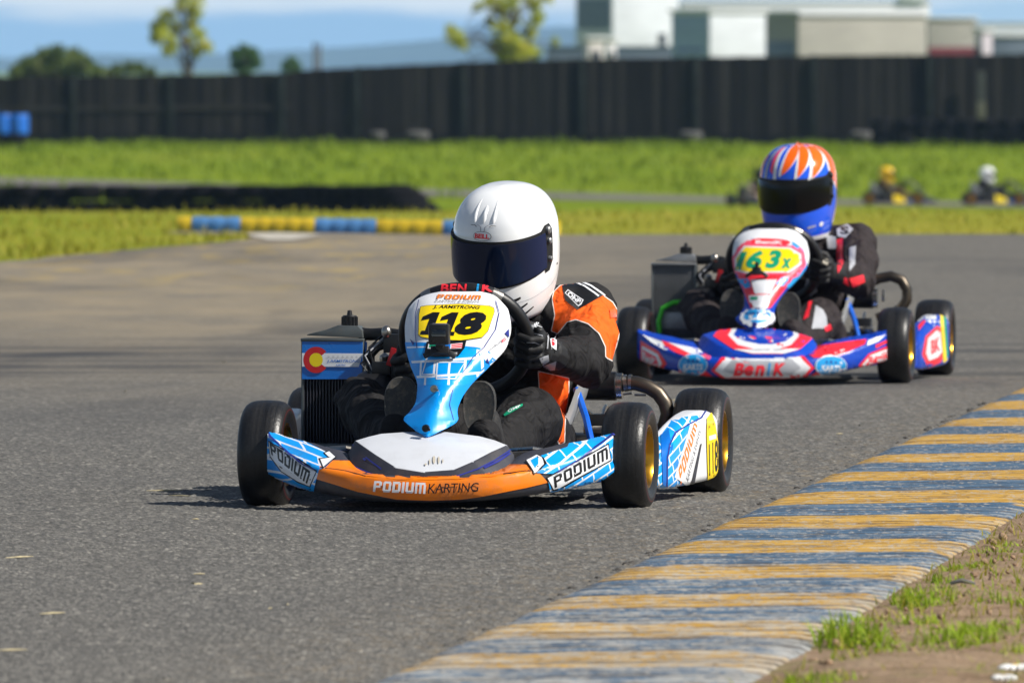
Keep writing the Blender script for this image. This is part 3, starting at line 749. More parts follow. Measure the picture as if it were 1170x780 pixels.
# ------------------------------------------------------------------ livery of the second kart
def mir(p, cx=870.5): return [(2 * cx - x, y) for x, y in p]
def nose_art2(d):
    d.put(P((731, 381), (757, 391), (784, 401), (800, 406), (826, 408), (915, 408), (940, 404), (990, 388), (1018, 381), (1021, 415), (990, 428), (930, 433), (870, 434), (810, 432), (755, 428), (731, 424)), M_royal)
    for wing, red in ((P((734, 382.5), (757, 390.5), (764, 399), (760, 400), (744, 391)), None), (P((763, 391), (785, 396), (808, 401), (801, 405.5), (779, 403), (771, 398)), None)): d.put(wing, M_white)
    d.put(P((756, 389), (763, 391), (771, 398.5), (780, 403.5), (790, 405), (784, 407), (770, 402), (760, 396)), M_lred)
    d.put(P((808, 401.5), (822, 402.5), (810, 411), (803, 408), (801, 405.5)), M_pink)
    d.put(P((931, 405), (939.5, 396.8), (962, 392.5), (985, 388), (982.6, 394.5), (956, 403.5)), M_white)
    d.put(P((921, 403), (936, 395), (939.5, 396.8), (931, 405), (956, 404), (983, 394.5), (986, 388), (990, 387.5), (988.5, 393), (958, 406.5), (930, 409)), M_lred)
    d.put(P((992, 389), (1012, 382), (1003, 390), (990, 395)), M_white); d.put(P((1000, 394), (1024, 383), (1022, 387), (1000, 398)), M_lred)
    d.put(P((732.5, 389), (753, 401), (762.5, 415), (753, 427), (732, 423)), M_lred); d.put(P((734, 395), (752, 404.5), (757, 415), (752, 422.5), (733.5, 418)), M_white)
    d.put(P((735, 399), (750, 407.5), (753, 415), (749.5, 419.5), (735, 415.5)), M_pink); d.put(quad(text_geo('BeniK', .03, .0), P((735.5, 401.5), (750, 410), (749, 417), (735.5, 413))), M_white)
    d.put(P((980.5, 417), (992, 404), (1016.5, 393.6), (1021, 398), (1021, 415), (989, 427.8)), M_lred); d.put(P((984.5, 416), (994, 405.5), (1015.5, 397.5), (1018, 411.5), (991, 423.5)), M_white)
    d.put(quad(text_geo('BeniK', .04, .1), P((991, 408), (1015, 399.5), (1016, 409), (992, 418.5))), M_lred)
    d.put(P((770, 428.5), (778, 421), (806, 423), (818, 431.5)), M_lred); d.put(P((922, 431), (932, 424), (966, 422), (969, 428)), M_lred)
    for cx, cy, rx in ((792.3, 416.8, 16.6), (949, 418, 18)):
        d.put(circ(cx, cy, rx, 11.8, 28), M_white); d.put(circ(cx, cy, rx - .8, 11.1, 28), M_sky)
        d.put(quad(text_geo('KARTS', .03, .1), P((cx - 11, cy - 1), (cx + 11, cy - 1), (cx + 11, cy + 5.5), (cx - 11, cy + 5.5))), M_white)
        for k in (-1, 0, 1): d.put(P((cx + 5 * k - 1.6, cy - 3), (cx + 5 * k, cy - 7.5 + abs(k) * 1.5), (cx + 5 * k + 1.6, cy - 3)), M_navy)
    d.put(P((813, 423), (826, 407.5), (917, 406.5), (930, 420), (919, 431.5), (826, 431.5)), M_lred)
    d.put(P((817.5, 423), (829, 409.5), (914, 408.8), (925.5, 420), (916, 430), (829, 430)), M_white)
    d.put(P((826, 423), (836, 412), (905, 411), (915, 420), (905, 427), (838, 427)), M_lgrey)
    for ch, a, b in (('B', 838, 850.5), ('e', 850.5, 861.5), ('n', 862, 874), ('1', 876.5, 881), ('K', 883, 897.5)):
        d.put(quad(text_geo('I' if ch == '1' else ch, .05, .25), P((a, 415 if ch in 'BK1' else 417.5), (b, 415 if ch in 'BK1' else 417.5), (b, 428.5), (a, 428.5))), M_sky if ch == '1' else M_lred)
def hood_art2(d):
    rim = P((815, 384), (821, 376), (846, 374.5), (893, 374.5), (926, 378), (928.5, 386), (914, 399), (894, 404.5), (860, 404.5), (838, 399))
    d.put(rim, M_lred)
    d.put(P((832, 383), (836, 376), (910, 376), (913, 384), (904, 394), (888, 399.5), (864, 399.5), (843, 394)), M_white)
    d.put(P((838, 383), (842, 376), (905, 376), (907, 383), (898, 390), (884, 393.5), (868, 393.5), (850, 389.5)), M_royal)
    d.put(P((838, 399.2), (860, 401.2), (894, 401.2), (914, 398.6), (896, 404), (860, 404)), M_white)
def fairing_art2(d):
    d.put(P((836, 300), (845, 283), (858, 273), (905, 275), (918, 285), (922, 305), (915, 319), (898, 337), (888, 358), (886, 372), (866, 387), (841, 377), (851, 358), (851, 342), (840, 319)), M_royal)
    d.put(P((842, 284), (856, 273.5), (905, 275), (917, 286), (920, 304), (912, 316), (900, 321), (858, 321), (843, 311), (838, 300)), M_white)
    d.put(smooth_poly(P((856, 276), (868, 272.5), (896, 274), (903, 278), (892, 281.5), (862, 280.5))), M_lred); d.put(quad(text_geo('BeniK', .03, .1), P((863, 274.6), (894, 275.6), (894, 279.5), (863, 278.6))), M_white)
    d.put(P((835, 302), (843, 283), (854, 275), (860, 275), (850, 283), (843, 298), (842, 313), (838, 309)), M_pink); d.put(P((905, 276), (917, 285), (922, 303), (914, 318), (903, 321), (915, 304), (914, 291)), M_sky)
    d.put(P((837, 300), (845, 284), (849, 281), (843, 298), (842, 312)), M_pink); d.put(P((913, 282), (919, 289), (920.5, 303), (912, 315), (902, 320), (914, 305), (916, 292)), M_pink)
    d.put(P((841, 309), (850, 313.5), (900, 314), (913, 308), (899, 322), (890, 330), (885, 345), (880, 352), (858, 352), (853, 340), (846, 322)), M_lred)
    d.put(P((843, 319), (855, 318.5), (859, 328), (852, 330)), M_sky); d.put(P((914, 316), (901, 329), (886, 325), (893, 317)), M_sky)
    d.put(P((858, 320), (888, 320), (880, 336), (863, 336)), M_white); d.put(P((856, 338), (878, 337), (878, 344), (857, 346)), M_white); d.put(P((858, 339.4), (866, 339), (866, 343), (858, 343.5)), M_green)
    d.put(P((859, 346), (879, 344), (876, 352), (862, 352)), M_white)
    y0 = P((841, 309.5), (840, 296), (850.5, 281.5), (903, 283.5), (914.5, 291), (915, 302), (901, 312), (852, 312.5))
    d.put([(877.5 + (x - 877.5) * 1.1, 297.5 + (y - 297.5) * 1.16) for x, y in y0], M_pink); d.put(y0, M_white); d.put([(877.5 + (x - 877.5) * .95, 297.5 + (y - 297.5) * .9) for x, y in y0], M_yellow)
    for ch, a, b, t, bb in (('1', 840, 854, 288.5, 309), ('6', 853, 872, 286.5, 307.5), ('3', 874, 893, 286.5, 307.5), ('x', 892, 905, 296, 307.5)):
        d.put(quad(text_geo(ch, .055, .3), P((a, t), (b, t), (b, bb), (a, bb))), M_green)
    c = circ(865.5, 362.5, 19.5, 10.5, 28); d.put([(x, y + (2 if (i % 2) else 0)) for i, (x, y) in enumerate(c)], M_white)
    d.put(circ(865.5, 361.5, 15, 8, 26), M_sky)
    for k in range(3): d.put(P((857 + 7 * k, 366), (861 + 7 * k, 358), (865 + 7 * k, 366)), M_white)
    d.put(quad(text_geo('KARTING', .02, 0), P((853, 357.2), (878, 357.2), (878, 360.4), (853, 360.4))), M_navy)
def bits2(fr, fa):
    b = G(497, 401, -.05)
    mb = MB().box(b + V((0, -.012, .0)), (.030, .016, .024), rot=Euler((-.4, 0, 0)))
    for k in (-1, 1): mb.box(b + V((k * .024, -.008, -.010)), (.034, .008, .012), rot=Euler((-.4, k * .6, 0)))
    mb.tube([b + V((0, -.012, 0)), b + V((.002, -.02, .03))], .007, 8)
    obj('camera_mount', mb, M_black, fa, bevel=.002)
    q = G(489, 487, -.215); mb = MB().lathe([(0, -.012), (.008, -.012), (.0095, -.008), (.0095, 0), (0, 0)], c=q, axis='Y', n=12); obj('fairing_screw', mb, M_navy, fa)
def pod_art2(d, s):
    if s < 0: return
    d.put(P((1048, 372), (1058, 358), (1076, 352), (1083, 360), (1088, 410), (1076, 420), (1050, 424)), M_royal)
    d.put(P((1052, 358), (1066, 354), (1071, 357), (1052, 366)), M_lgrey); d.put(P((1049, 372), (1055, 366), (1058, 367), (1050, 378)), M_lred)
    d.put(P((1053, 405), (1057, 384), (1070, 372), (1076, 375), (1079, 406), (1074, 414), (1060, 420)), M_lred)
    d.put(P((1057.5, 403), (1060, 386), (1070, 377), (1074, 380), (1076, 402), (1071, 408), (1061, 412)), M_white)
    d.put(quad(text_geo('BK', .05, 0), P((1063, 389), (1073, 384), (1073.5, 400), (1063.5, 405))), M_lred)
    d.put(P((1073, 356), (1077, 357), (1081, 385), (1082, 411), (1077.5, 414), (1078.5, 390)), M_yellow); d.put(P((1077, 360), (1080, 362), (1083, 404), (1081, 411)), M_green)
def wheel_art2(d):
    d.put(P((860, 262), (888, 262), (888, 268), (860, 268)), M_lred, off=.0015); d.put(P((898, 263), (907, 266), (905, 270), (897, 268)), M_lred, off=.0015)
def extra2(fr, root):
    mb = MB().tube([G(356, 498, .46), G(355, 478, .46), G(361, 459, .46), G(378, 449, .46), G(397, 448, .46), G(420, 456, .47)], .0085, 10)
    obj('fuel_hose', mb, M_lime, root)
    mb = MB().box(G(392, 478, .49), (.16, .03, .06)); obj('battery_box', mb, M_alu, root, bevel=.005)
LIV2 = dict(low=M_royal, ends=None, pipe=[(980, 330), (990, 324), (1004, 318), (1018, 315.5), (1030, 320), (1036.5, 331), (1036, 343), (1029, 353), (1017, 359), (1002, 364)], pod2=M_royal, frame=M_frame_blue, rim=M_gold, fin=M_alu, tank=M_alu, plate=None, extra=extra2, nose=M_royal, nose_art=nose_art2, hood=(M_royal, M_royal), hood_art=hood_art2, fairing=M_white, fairing_art=fairing_art2, fairing_bits=bits2, pod=M_white, pod_art=pod_art2, wheel_art=wheel_art2)

KART1 = tag(make_kart(FR1, LIV1), 'white and cyan racing kart number 118 with orange front bumper, leading on the asphalt', 'racing kart', 'racing karts on the track')
KART2 = tag(make_kart(FR2, LIV2), 'red, white and royal blue racing kart numbered 163x, following the leading kart', 'racing kart', 'racing karts on the track')
# ------------------------------------------------------------------ drivers
def sdf(poly, x, y):
    ins = False; best = 1e9; n = len(poly)
    for i in range(n):
        x1, y1 = poly[i]; x2, y2 = poly[(i + 1) % n]
        if (y1 > y) != (y2 > y) and x < (x2 - x1) * (y - y1) / (y2 - y1) + x1: ins = not ins
        dx, dy = x2 - x1, y2 - y1; t = max(0, min(1, ((x - x1) * dx + (y - y1) * dy) / (dx * dx + dy * dy)))
        best = min(best, math.hypot(x - x1 - t * dx, y - y1 - t * dy))
    return best if ins else -best
def suit_mat(name, base, panel, piping, two=True):
    t = NT(name); co = t.coord('Object')
    n = t.noise(co, 16, 5, .6)
    b = t.ramp(n, [(.3, tuple(x * .8 for x in lin(base))), (.72, tuple(x * 1.5 + .003 for x in lin(base)))])
    if two:
        a = t.new('ShaderNodeAttribute', attribute_name='panel')
        o = t.ramp(n, [(.3, tuple(x * .86 for x in lin(panel))), (.7, tuple(min(1, x * 1.1) for x in lin(panel)))])
        pip = t.math('MULTIPLY', t.math('GREATER_THAN', a.outputs['Fac'], -.75), t.math('LESS_THAN', a.outputs['Fac'], .35))
        b = t.mix(t.math('GREATER_THAN', a.outputs['Fac'], 0), b, o); b = t.mix(t.math('MULTIPLY', pip, .8), b, lin(piping))
    dust = t.maprange(t.noise(co, 34, 6, .7), .58, .8, 0, .12)
    b = t.mix(dust, b, (.17, .15, .13))
    w = t.noise(t.coord('Object', (1, 1.3, .8)), 17, 2, .45, 1.1)
    nm = t.bump(w, .85, .028); nm = t.bump(t.noise(co, 60, 3, .55), .4, .004, nm); nm = t.bump(t.noise(co, 700, 2), .25, .0006, nm)
    return t.set(b, .78, 0, nm, spec=.25)
M_suit1 = suit_mat('black_and_orange_race_suit', (24, 23, 24), (250, 98, 22), (225, 220, 215))
M_suit2 = suit_mat('black_race_suit', (40, 34, 35), (30, 28, 29), (0, 0, 0), False)
M_suit3 = suit_mat('tan_race_suit', (84, 68, 40), (30, 28, 29), (0, 0, 0), False)
M_suit4 = suit_mat('dark_race_suit', (34, 34, 38), (30, 28, 29), (0, 0, 0), False)
M_suit5 = suit_mat('beige_race_suit', (176, 158, 140), (30, 28, 29), (0, 0, 0), False)
M_glove = pm('black_glove', (18, 18, 20), .62, 0, .25, 30, .002, 90)
M_sole = pm('boot_sole', (44, 45, 44), .7, 0, .2, 30, .001, 160, dirt=.5)
M_suede = pm('boot_suede', (22, 22, 23), .75, 0, .2, 30, dirt=.2)
M_helw = pm('white_helmet_shell', (238, 240, 242), .16, 0, .015, 7, coat=.6)
M_helb = pm('blue_helmet_shell', (22, 88, 226), .16, 0, .06, 7, coat=.6)
M_hely = pm('yellow_helmet_shell', (236, 190, 10), .2, 0, .1, 20, coat=.5)
M_flame = pm('orange_flake_paint', (255, 104, 10), .18, 0, .06, coat=.5)
M_visor = NT('tinted_visor'); _v = M_visor
_lw = _v.new('ShaderNodeLayerWeight'); _lw.inputs[0].default_value = .3
M_visor = _v.set(_v.ramp(_lw.outputs['Facing'], [(0, (.006, .012, .034)), (.6, (.012, .022, .085)), (1, (.05, .03, .05))]), .06, 0, coat=0, spec=.36)
M_visor2 = pm('black_visor', (6, 6, 7), .10, 0, .05, coat=0, spec=.22)
M_gasket = pm('visor_gasket', (10, 10, 11), .6)

_W = cr([-165, -150, -120, -90, -50, 0, 40, 75, 100, 120, 134, 143, 148], [95, 103, 113, 120, 126, 128, 127, 121, 110, 94, 75, 50, 0])
_Fr = cr([-165, -150, -120, -90, -50, 0, 40, 75, 100, 120, 134, 143, 148], [134, 146, 157, 160, 157, 152, 147, 137, 122, 102, 79, 51, 0])
_Bk = cr([-165, -150, -120, -90, -50, 0, 40, 75, 100, 120, 134, 143, 148], [112, 118, 132, 144, 155, 160, 158, 149, 134, 112, 86, 54, 0])
def HS(az, z, off=0.0):
    a = R(az); s, c = math.sin(a), math.cos(a); e = 2 / 2.25
    x = _W(z) * math.copysign(abs(s) ** e, s); y = -math.copysign(abs(c) ** e, c) * (_Fr(z) if c > 0 else _Bk(z))
    n = V((x / max(_W(z), 20) ** 1.0, y / 150, z / 240 if z > 0 else z / 500)); n.normalize()
    return V((x, y, z)) / 1000 + n * off
def helmet_mesh(mat):
    zs = [-165 + 313 * math.sin(math.pi / 2 * k / 39) for k in range(40)]
    rows = [[HS(360 * j / 72, z) for j in range(72)] for z in zs]
    ring = lambda k, z: [V((p.x * k, p.y * k, z / 1000)) for p in rows[0]]
    rows = [ring(.80, -120), ring(.84, -158), ring(.93, -167)] + rows
    mb = MB().grid(rows, [0], True) if False else MB()
    n = 72; vs = [p for r in rows for p in r]; fs = []; ms = []
    for i in range(len(rows) - 1):
        for j in range(n): fs.append((i * n + j, i * n + (j + 1) % n, (i + 1) * n + (j + 1) % n, (i + 1) * n + j)); ms.append(1 if i < 3 else 0)
    mb.add(vs, fs, ms)
    return mb
def hdec(mb, geo, mi, off, step=7):
    if isinstance(geo, list): geo = poly_geo(geo)
    vs, fs = cut(geo, step); mb.add([HS(a, z, off) for a, z in vs], fs, mi)
def helmet(name, parent, M, mat, vis, art):
    mats = [mat, M_gasket, M_ink, M_lred, M_white, M_flame, M_pink, M_royal, M_lgrey]
    mb = helmet_mesh(mat)
    up = lambda a: 37 + .0010 * a * a; lo = lambda a: -65 + .0040 * a * a
    edge = [(a, up(a) + 7) for a in range(-80, 81, 8)] + [(a, lo(a) - 7) for a in range(80, -81, -8)]
    hdec(mb, edge, 1, .0012)
    for sd in (-1, 1):
        hdec(mb, [(sd * 74, 50), (sd * 81, 60), (sd * 89, 60), (sd * 92, 44), (sd * 90, -34), (sd * 85, -54), (sd * 78, -56)], 1, .0018)
    art(mb)
    me = mb.mesh(name, mats, 60, weld=False, normals=False)
    bm = bmesh.new(); bm.from_mesh(me)
    for f in bm.faces:
        f.normal_update()
        c = f.calc_center_median()
        if f.normal.dot(V((c.x, c.y, c.z * .3))) < 0 and c.z > -.16: f.normal_flip()
    bm.to_mesh(me); bm.free(); me.shade_smooth()
    h = link(name, me, parent, M)
    rows = []
    for k in range(12):
        q = k / 11; rows.append([HS(a, lo(a) * (1 - q) + up(a) * q, .0055) for a in range(-78, 79, 6)])
    v = MB().grid(rows).mesh('visor', [vis], 60); v = baked(v, [('SOLIDIFY', dict(thickness=.0028, offset=0))]); v.shade_smooth(); v.set_sharp_from_angle(angle=R(50))
    link('visor', v, h)
    for sd in (-1, 1):
        for z, r in ((46, .0095), (20, .008), (-24, .0065)):
            c = HS(sd * 84.5, z, .005); obj('visor_pivot', MB().lathe([(0, .006 * sd), (r * .7, .006 * sd), (r, .003 * sd), (r, -.004 * sd), (0, -.004 * sd)], c=c, n=14), M_alu if vis == M_visor else M_black, h)
    return h
def art_white(mb):
    hdec(mb, circ(0, 57, 9.6, 11, 26), 2, .0014); hdec(mb, circ(0, 57, 9.1, 10.2, 26), 4, .0018)
    hdec(mb, quad(text_geo('BELL', .05, .0), [(-7.4, 62.5), (7.4, 62.5), (7.4, 51.5), (-7.4, 51.5)]), 3, .0022, 4)
    for sd in (-1, 1):
        hdec(mb, [(sd * 22, -108), (sd * 44, -96), (sd * 45, -101), (sd * 25, -117)], 2, .0012)
        hdec(mb, [(sd * 40, -128), (sd * 54, -116), (sd * 55, -120), (sd * 42, -134)], 2, .0012)
        hdec(mb, [(sd * 52, -142), (sd * 64, -131), (sd * 65, -134), (sd * 54, -147)], 2, .0012)
        hdec(mb, circ(sd * 101, -52, 1.6, 2.6, 10), 2, .0012)
        hdec(mb, line_poly([(sd * 30, -112), (sd * 60, -108), (sd * 90, -96), (sd * 112, -70)], .9), 8, .001)
        # brow scoops: raised ridges with a dark mouth
        mb.tube([HS(sd * (10.5 + 4.5 * k / 9), 84 + 50 * k / 9, -.0032) for k in range(10)], [.003, .006, .0064, .0064, .006, .0056, .005, .0044, .0038, .0030], 12, mi=0)
        hdec(mb, line_poly([(sd * 6.5, 78), (sd * 9, 81.5), (sd * 14.5, 81)], 1.0), 2, .0014);
    mb.tube([HS(0, 80 + 50 * k / 9, -.0036) for k in range(10)], [.001, .004, .006, .0075, .008, .0075, .0065, .005, .003, .001], 12, mi=0)
    hdec(mb, line_poly([(-1.5, 68), (-2, 78), (-6, 83)], .9), 8, .001); hdec(mb, line_poly([(1.5, 68), (2, 78), (6, 83)], .9), 8, .001)
def art_flame(mb):
    def dn(p): return [(a, z) for a, z in p]
    tongues = [[(3, 146), (0, 112), (-3, 58), (13, 100), (20, 128), (24, 146)], [(26, 146), (25, 112), (19, 50), (37, 92), (46, 124), (50, 146)], [(54, 146), (55, 112), (43, 46), (68, 84), (80, 112), (84, 146)], [(88, 146), (92, 110), (86, 40), (100, 50), (108, -10), (117, 46), (120, 146)], [(121, 60), (113, -40), (103, -112), (128, -72), (140, -20), (132, 60)], [(142, 100), (142, -30), (132, -110), (150, -110), (166, -20), (166, 100)]]
    for q in tongues:
        cx = sum(a for a, z in q) / len(q)
        hdec(mb, smooth_poly([(cx + (a - cx) * 1.32, z - (7 if z < 100 else 2) if z < 146 else 147) for a, z in q], 3), 4, .0012)
    for q in tongues: hdec(mb, smooth_poly(q, 3), 5, .0017)
    lower = [(8, 146), (9, 70), (24, 112), (30, 60), (46, 104), (50, 48), (70, 90), (92, 34), (98, 66), (112, 0), (116, 40), (112, -70), (124, -20), (108, -130), (130, -70), (150, -40), (160, 60), (170, 146)]
    out = [(7, 147.4), (8, 58), (25, 99), (30, 46), (47, 92), (50, 36), (70, 78), (92, 22), (98, 52), (110, -16), (115, 26), (109, -84), (122, -32), (103, -142), (132, -88), (154, -58), (164, 60), (174, 147.4)]
    for sd in (-1,):
        hdec(mb, [(-12, 147), (-11, 44), (-17, 44), (-18, 147)], 4, .0012); hdec(mb, [(-19, 147), (-18, 60), (-25, 70), (-27, 147)], 6, .0012)
        hdec(mb, [(-30, 146), (-31, 44), (-36, 44), (-38, 146)], 8, .0012)
        hdec(mb, [(-50, 120), (-46, 48), (-58, 46), (-66, 110)], 5, .0013)
        hdec(mb, [(-80, 120), (-72, 30), (-88, 10), (-110, 60), (-120, -60), (-150, 0), (-150, 130)], 5, .0013)
    hdec(mb, [(15, -164), (125, -164), (125, -146), (80, -150), (15, -152)], 4, .0012)
    hdec(mb, circ(66, -112, 4.5, 8, 12), 4, .0012); hdec(mb, [(38, -116), (54, -112), (54, -117), (39, -122)], 8, .0012)
def art_none(mb): pass

HEADC = G(578.5, 283, .62)
def limb(mb, pts, rad):
    for i in range(len(pts) - 1): mb.cone(pts[i], pts[i + 1], rad[i], rad[i + 1], 16)
SR, ER, WR = G(671, 357, .70), G(669, 414, .545), G(634, 405, .385)
HANDR = sw_pt(R(-8)); HANDL = sw_pt(R(208))
SL, EL, WL = V((-.115, .70, .455)), V((-.165, .56, .30)), HANDL + V((-.03, .075, -.02))
HIPR, KNR, ANR = V((.12, .70, .135)), G(604, 478, .34), V((.095, .03, .12))
HIPL, KNL, ANL = V((-.07, .70, .135)), G(414, 462, .34), V((-.125, .03, .13))
def body_mesh(voxel):
    mb = MB()
    mb.ell((.03, .75, .15), (.165, .125, .115)); mb.ell((.045, .77, .27), (.15, .105, .13)); mb.ell((.065, .73, .385), (.172, .115, .12)); mb.ell((.075, .70, .455), (.155, .085, .065))
    limb(mb, [V((.075, .71, .40)), V((.078, .66, .53)), HEADC + V((.004, .02, -.03))], [.075, .055, .06]); mb.ell(HEADC, (.075, .09, .105))
    limb(mb, [V((.13, .70, .445)), SR, ER, WR], [.078, .072, .061, .041])
    mb.ell(SR + V((.006, 0, .005)), (.068, .072, .07)); mb.ell(SR * .5 + ER * .5 + V((.012, .01, 0)), (.066, .07, .08))
    limb(mb, [V((.02, .70, .445)), SL, EL, WL], [.078, .07, .06, .041])
    limb(mb, [HIPR, KNR, ANR], [.09, .072, .048]); limb(mb, [HIPL, KNL, ANL], [.09, .066, .048])
    mb.cone(ANR, ANR + V((0, -.06, .06)), .045, .04); mb.cone(ANL, ANL + V((0, -.06, .06)), .045, .04)
    limb(mb, [WR, HANDR + V((.022, .03, -.005))], [.036, .03]); limb(mb, [WL, HANDL + V((-.022, .03, -.005))], [.036, .03])
    me = mb.mesh('body', [], None, weld=False)
    me = baked(me, [('REMESH', dict(mode='VOXEL', voxel_size=voxel)), ('SMOOTH', dict(factor=.5, iterations=10))])
    # folds in the cloth
    vl = [(v.co.copy(), v.normal.copy()) for v in me.vertices]; cos = []
    for p, nn in vl:
        q = V((p.x * 13, p.y * 11, p.z * 13))
        w = mnoise.noise(q + V((2.1 * mnoise.noise(q * .5), 1.7 * mnoise.noise(q * .5 + V((5, 1, 2))), 0)))
        near = min((p - ER).length, (p - EL).length, (p - KNR).length, (p - KNL).length, (p - V((.05, .7, .27))).length)
        k = .0040 + .0105 * max(0, 1 - near / .15)
        cos += list(p + nn * k * (1 - 2.2 * abs(w)))
    me.vertices.foreach_set('co', cos); me.update()
    me.shade_smooth(); return me
ORANGE = [P((633, 333), (640, 326), (655, 322), (680, 331), (700, 345), (709, 360), (708, 380), (704, 396), (700, 412), (692.3, 408), (692, 396), (685, 381), (672, 369.5), (658, 364.8), (648, 367.5), (637, 381), (630, 378), (634, 360), (631, 341)),
          P((615, 424), (632, 428), (650, 432), (650, 450), (646, 475), (645, 505), (640, 508), (633, 497), (625, 470), (617, 455))]
def set_panel(me, fr, polys):
    at_ = me.attributes.new('panel', 'FLOAT', 'POINT'); vals = []
    Mx = fr.M
    for v in me.vertices:
        w = Mx @ v.co; d = w - CAM
        # pixel of the vertex
        yy = d.y * _CP - d.z * _SP; zz = d.y * _SP + d.z * _CP
        px = PCX + FOC * d.x / yy; py = PCY - FOC * zz / yy
        if v.co.x < .1 or v.co.y < .40: vals.append(-9.0); continue
        s = max(sdf(p, px, py) for p in polys) if 600 < px < 725 and 310 < py < 520 else -9.0
        vals.append(max(-9, min(9, s)))
    at_.data.foreach_set('value', vals)
def glove_mesh(side):
    H = HANDR if side > 0 else HANDL; a = R(-8 if side > 0 else 208)
    T = (SW_W * math.cos(a) - SW_U * math.sin(a)); Rr = (H - SW_C).normalized(); N = SW_N; W = WR if side > 0 else WL
    if T.z < 0: T = -T
    mb = MB()
    pc = H + Rr * .030 + N * .012
    rot = Matrix((Rr, T, N)).transposed()
    mb.ell(pc, (.024, .044, .026), rot); mb.ell(pc - T * .022 + N * .006 + Rr * .004, (.026, .030, .028), rot)
    mb.cone(pc - T * .02 + N * .01, W, .03, .036); mb.cone(W * .75 + pc * .25, W, .036, .041)
    for k, (t, r, ln) in enumerate(((.040, .0108, 1.0), (.015, .0118, 1.08), (-.010, .0112, 1.02), (-.034, .0098, .85))):
        p = [pc + T * t * .9 + N * .002 - N * .010, H + T * t + Rr * .031 - N * .020 * ln, H + T * t * 1.02 + Rr * .006 - N * .0325 * ln, H + T * t * 1.03 - Rr * .021 - N * .021, H + T * t * 1.03 - Rr * .027 * ln + N * .004]
        for i in range(4): mb.cone(p[i], p[i + 1], r * (1.06 - .05 * i), r * (1.01 - .05 * i), 10)
    p = [pc + T * .02 + N * .012, H + T * .042 + Rr * .016 + N * .028, H + T * .050 - Rr * .012 + N * .024, H + T * .050 - Rr * .028 + N * .008]
    for i in range(3): mb.cone(p[i], p[i + 1], .014 - .0015 * i, .0125 - .0015 * i, 10)
    me = mb.mesh('glove', [M_glove], None, weld=False)
    me = baked(me, [('REMESH', dict(mode='VOXEL', voxel_size=.0028)), ('SMOOTH', dict(factor=.5, iterations=2))]); me.shade_smooth(); return me
def boot_mesh(px, py, side):
    c = G(px, py, -.045); rows = []
    A = ANR if side > 0 else ANL
    for k, (t, y, sx, sz, dz) in enumerate(((0, 0, .8, .86, 0), (0, -.002, .95, .96, 0), (0, .004, 1.0, 1.0, 0), (0, .016, 1.0, 1.0, 0), (0, .018, .9, .94, 0), (0, .045, .84, .86, -.006), (0, .075, .72, .66, -.022), (0, .11, .66, .52, -.04))):
        row = []
        for j in range(28):
            a = 2 * math.pi * j / 28; q = math.sin(a)
            wid = .040 * (1 + .10 * q)
            row.append(c + V((wid * sx * math.copysign(abs(math.cos(a)) ** .85, math.cos(a)), y + .02 * (q * sz + 1) * .8, .118 * sz * .55 * math.copysign(abs(q) ** .9, q) + dz)))
        rows.append(row)
    mb = MB().rings(rows, True, True); n = 28
    for i in range(len(mb.f)): mb.m[i] = 1 if i // n >= 4 and i < 7 * n else 0
    mb.cone(c + V((0, .10, -.035)), A, .04, .048, mi=1)
    return mb.mesh('boot', [M_sole, M_suede], 50)
def driver(fr, body, mats, decals, label, group, helmat, vis, art, hrot, panels=None, hoff=0, hs=(1, 1, 1)):
    me = body.copy(); me.materials.clear()
    for m in mats: me.materials.append(m)
    if panels: set_panel(me, fr, panels)
    if decals:
        d = Decals(me, fr, 3.0); decals(d); me = d.done()
    o = link('person', me); o.matrix_world = fr.M
    tag(o, label, 'person', group)
    M = Matrix.Translation(HEADC + V((0, 0, hoff))) @ Matrix.Rotation(R(hrot[2]), 4, 'Z') @ Matrix.Rotation(R(hrot[0]), 4, 'X') @ Matrix.Rotation(R(hrot[1]), 4, 'Y') @ Matrix.Diagonal((*hs, 1))
    helmet('helmet', o, M, helmat, vis, art)
    for s in (1, -1):
        g = glove_mesh(s)
        if s > 0:
            d = Decals(g, fr, 3); glove_art(d, fr); g = d.done()
        link('glove', g, o)
        b = boot_mesh(546 if s > 0 else 456, 466 if s > 0 else 461, s); link('boot', b, o)
    return o
def glove_art(d, fr):
    if fr is FR1:
        for q in (P((605, 372), (612, 371), (619, 374)), P((603, 382), (611, 381), (620, 384)), P((602, 391), (611, 391), (619, 394))): d.put(line_poly(q, .8), M_lgrey)
        d.put(line_poly(P((619, 366), (624, 374), (626, 386), (625, 398)), 1.5), M_lgrey)
        d.put(quad(text_geo('OMP', .03, 0), P((601, 376), (615, 367), (617, 371), (603, 380))), M_white)
        d.put(P((627, 383), (636, 389), (635, 400), (629, 396)), M_white); d.put(circ(631.5, 391.5, 2.2, 4, 12), M_carmine)
        d.put(P((616, 409), (626, 405), (627, 412), (619, 418)), M_lgrey)
        d.put(P((621, 417), (635, 412), (634, 422), (624, 423)), M_lgrey)
    else:
        d.put(P((938, 290), (946, 296), (946, 304), (940, 300)), M_stain)
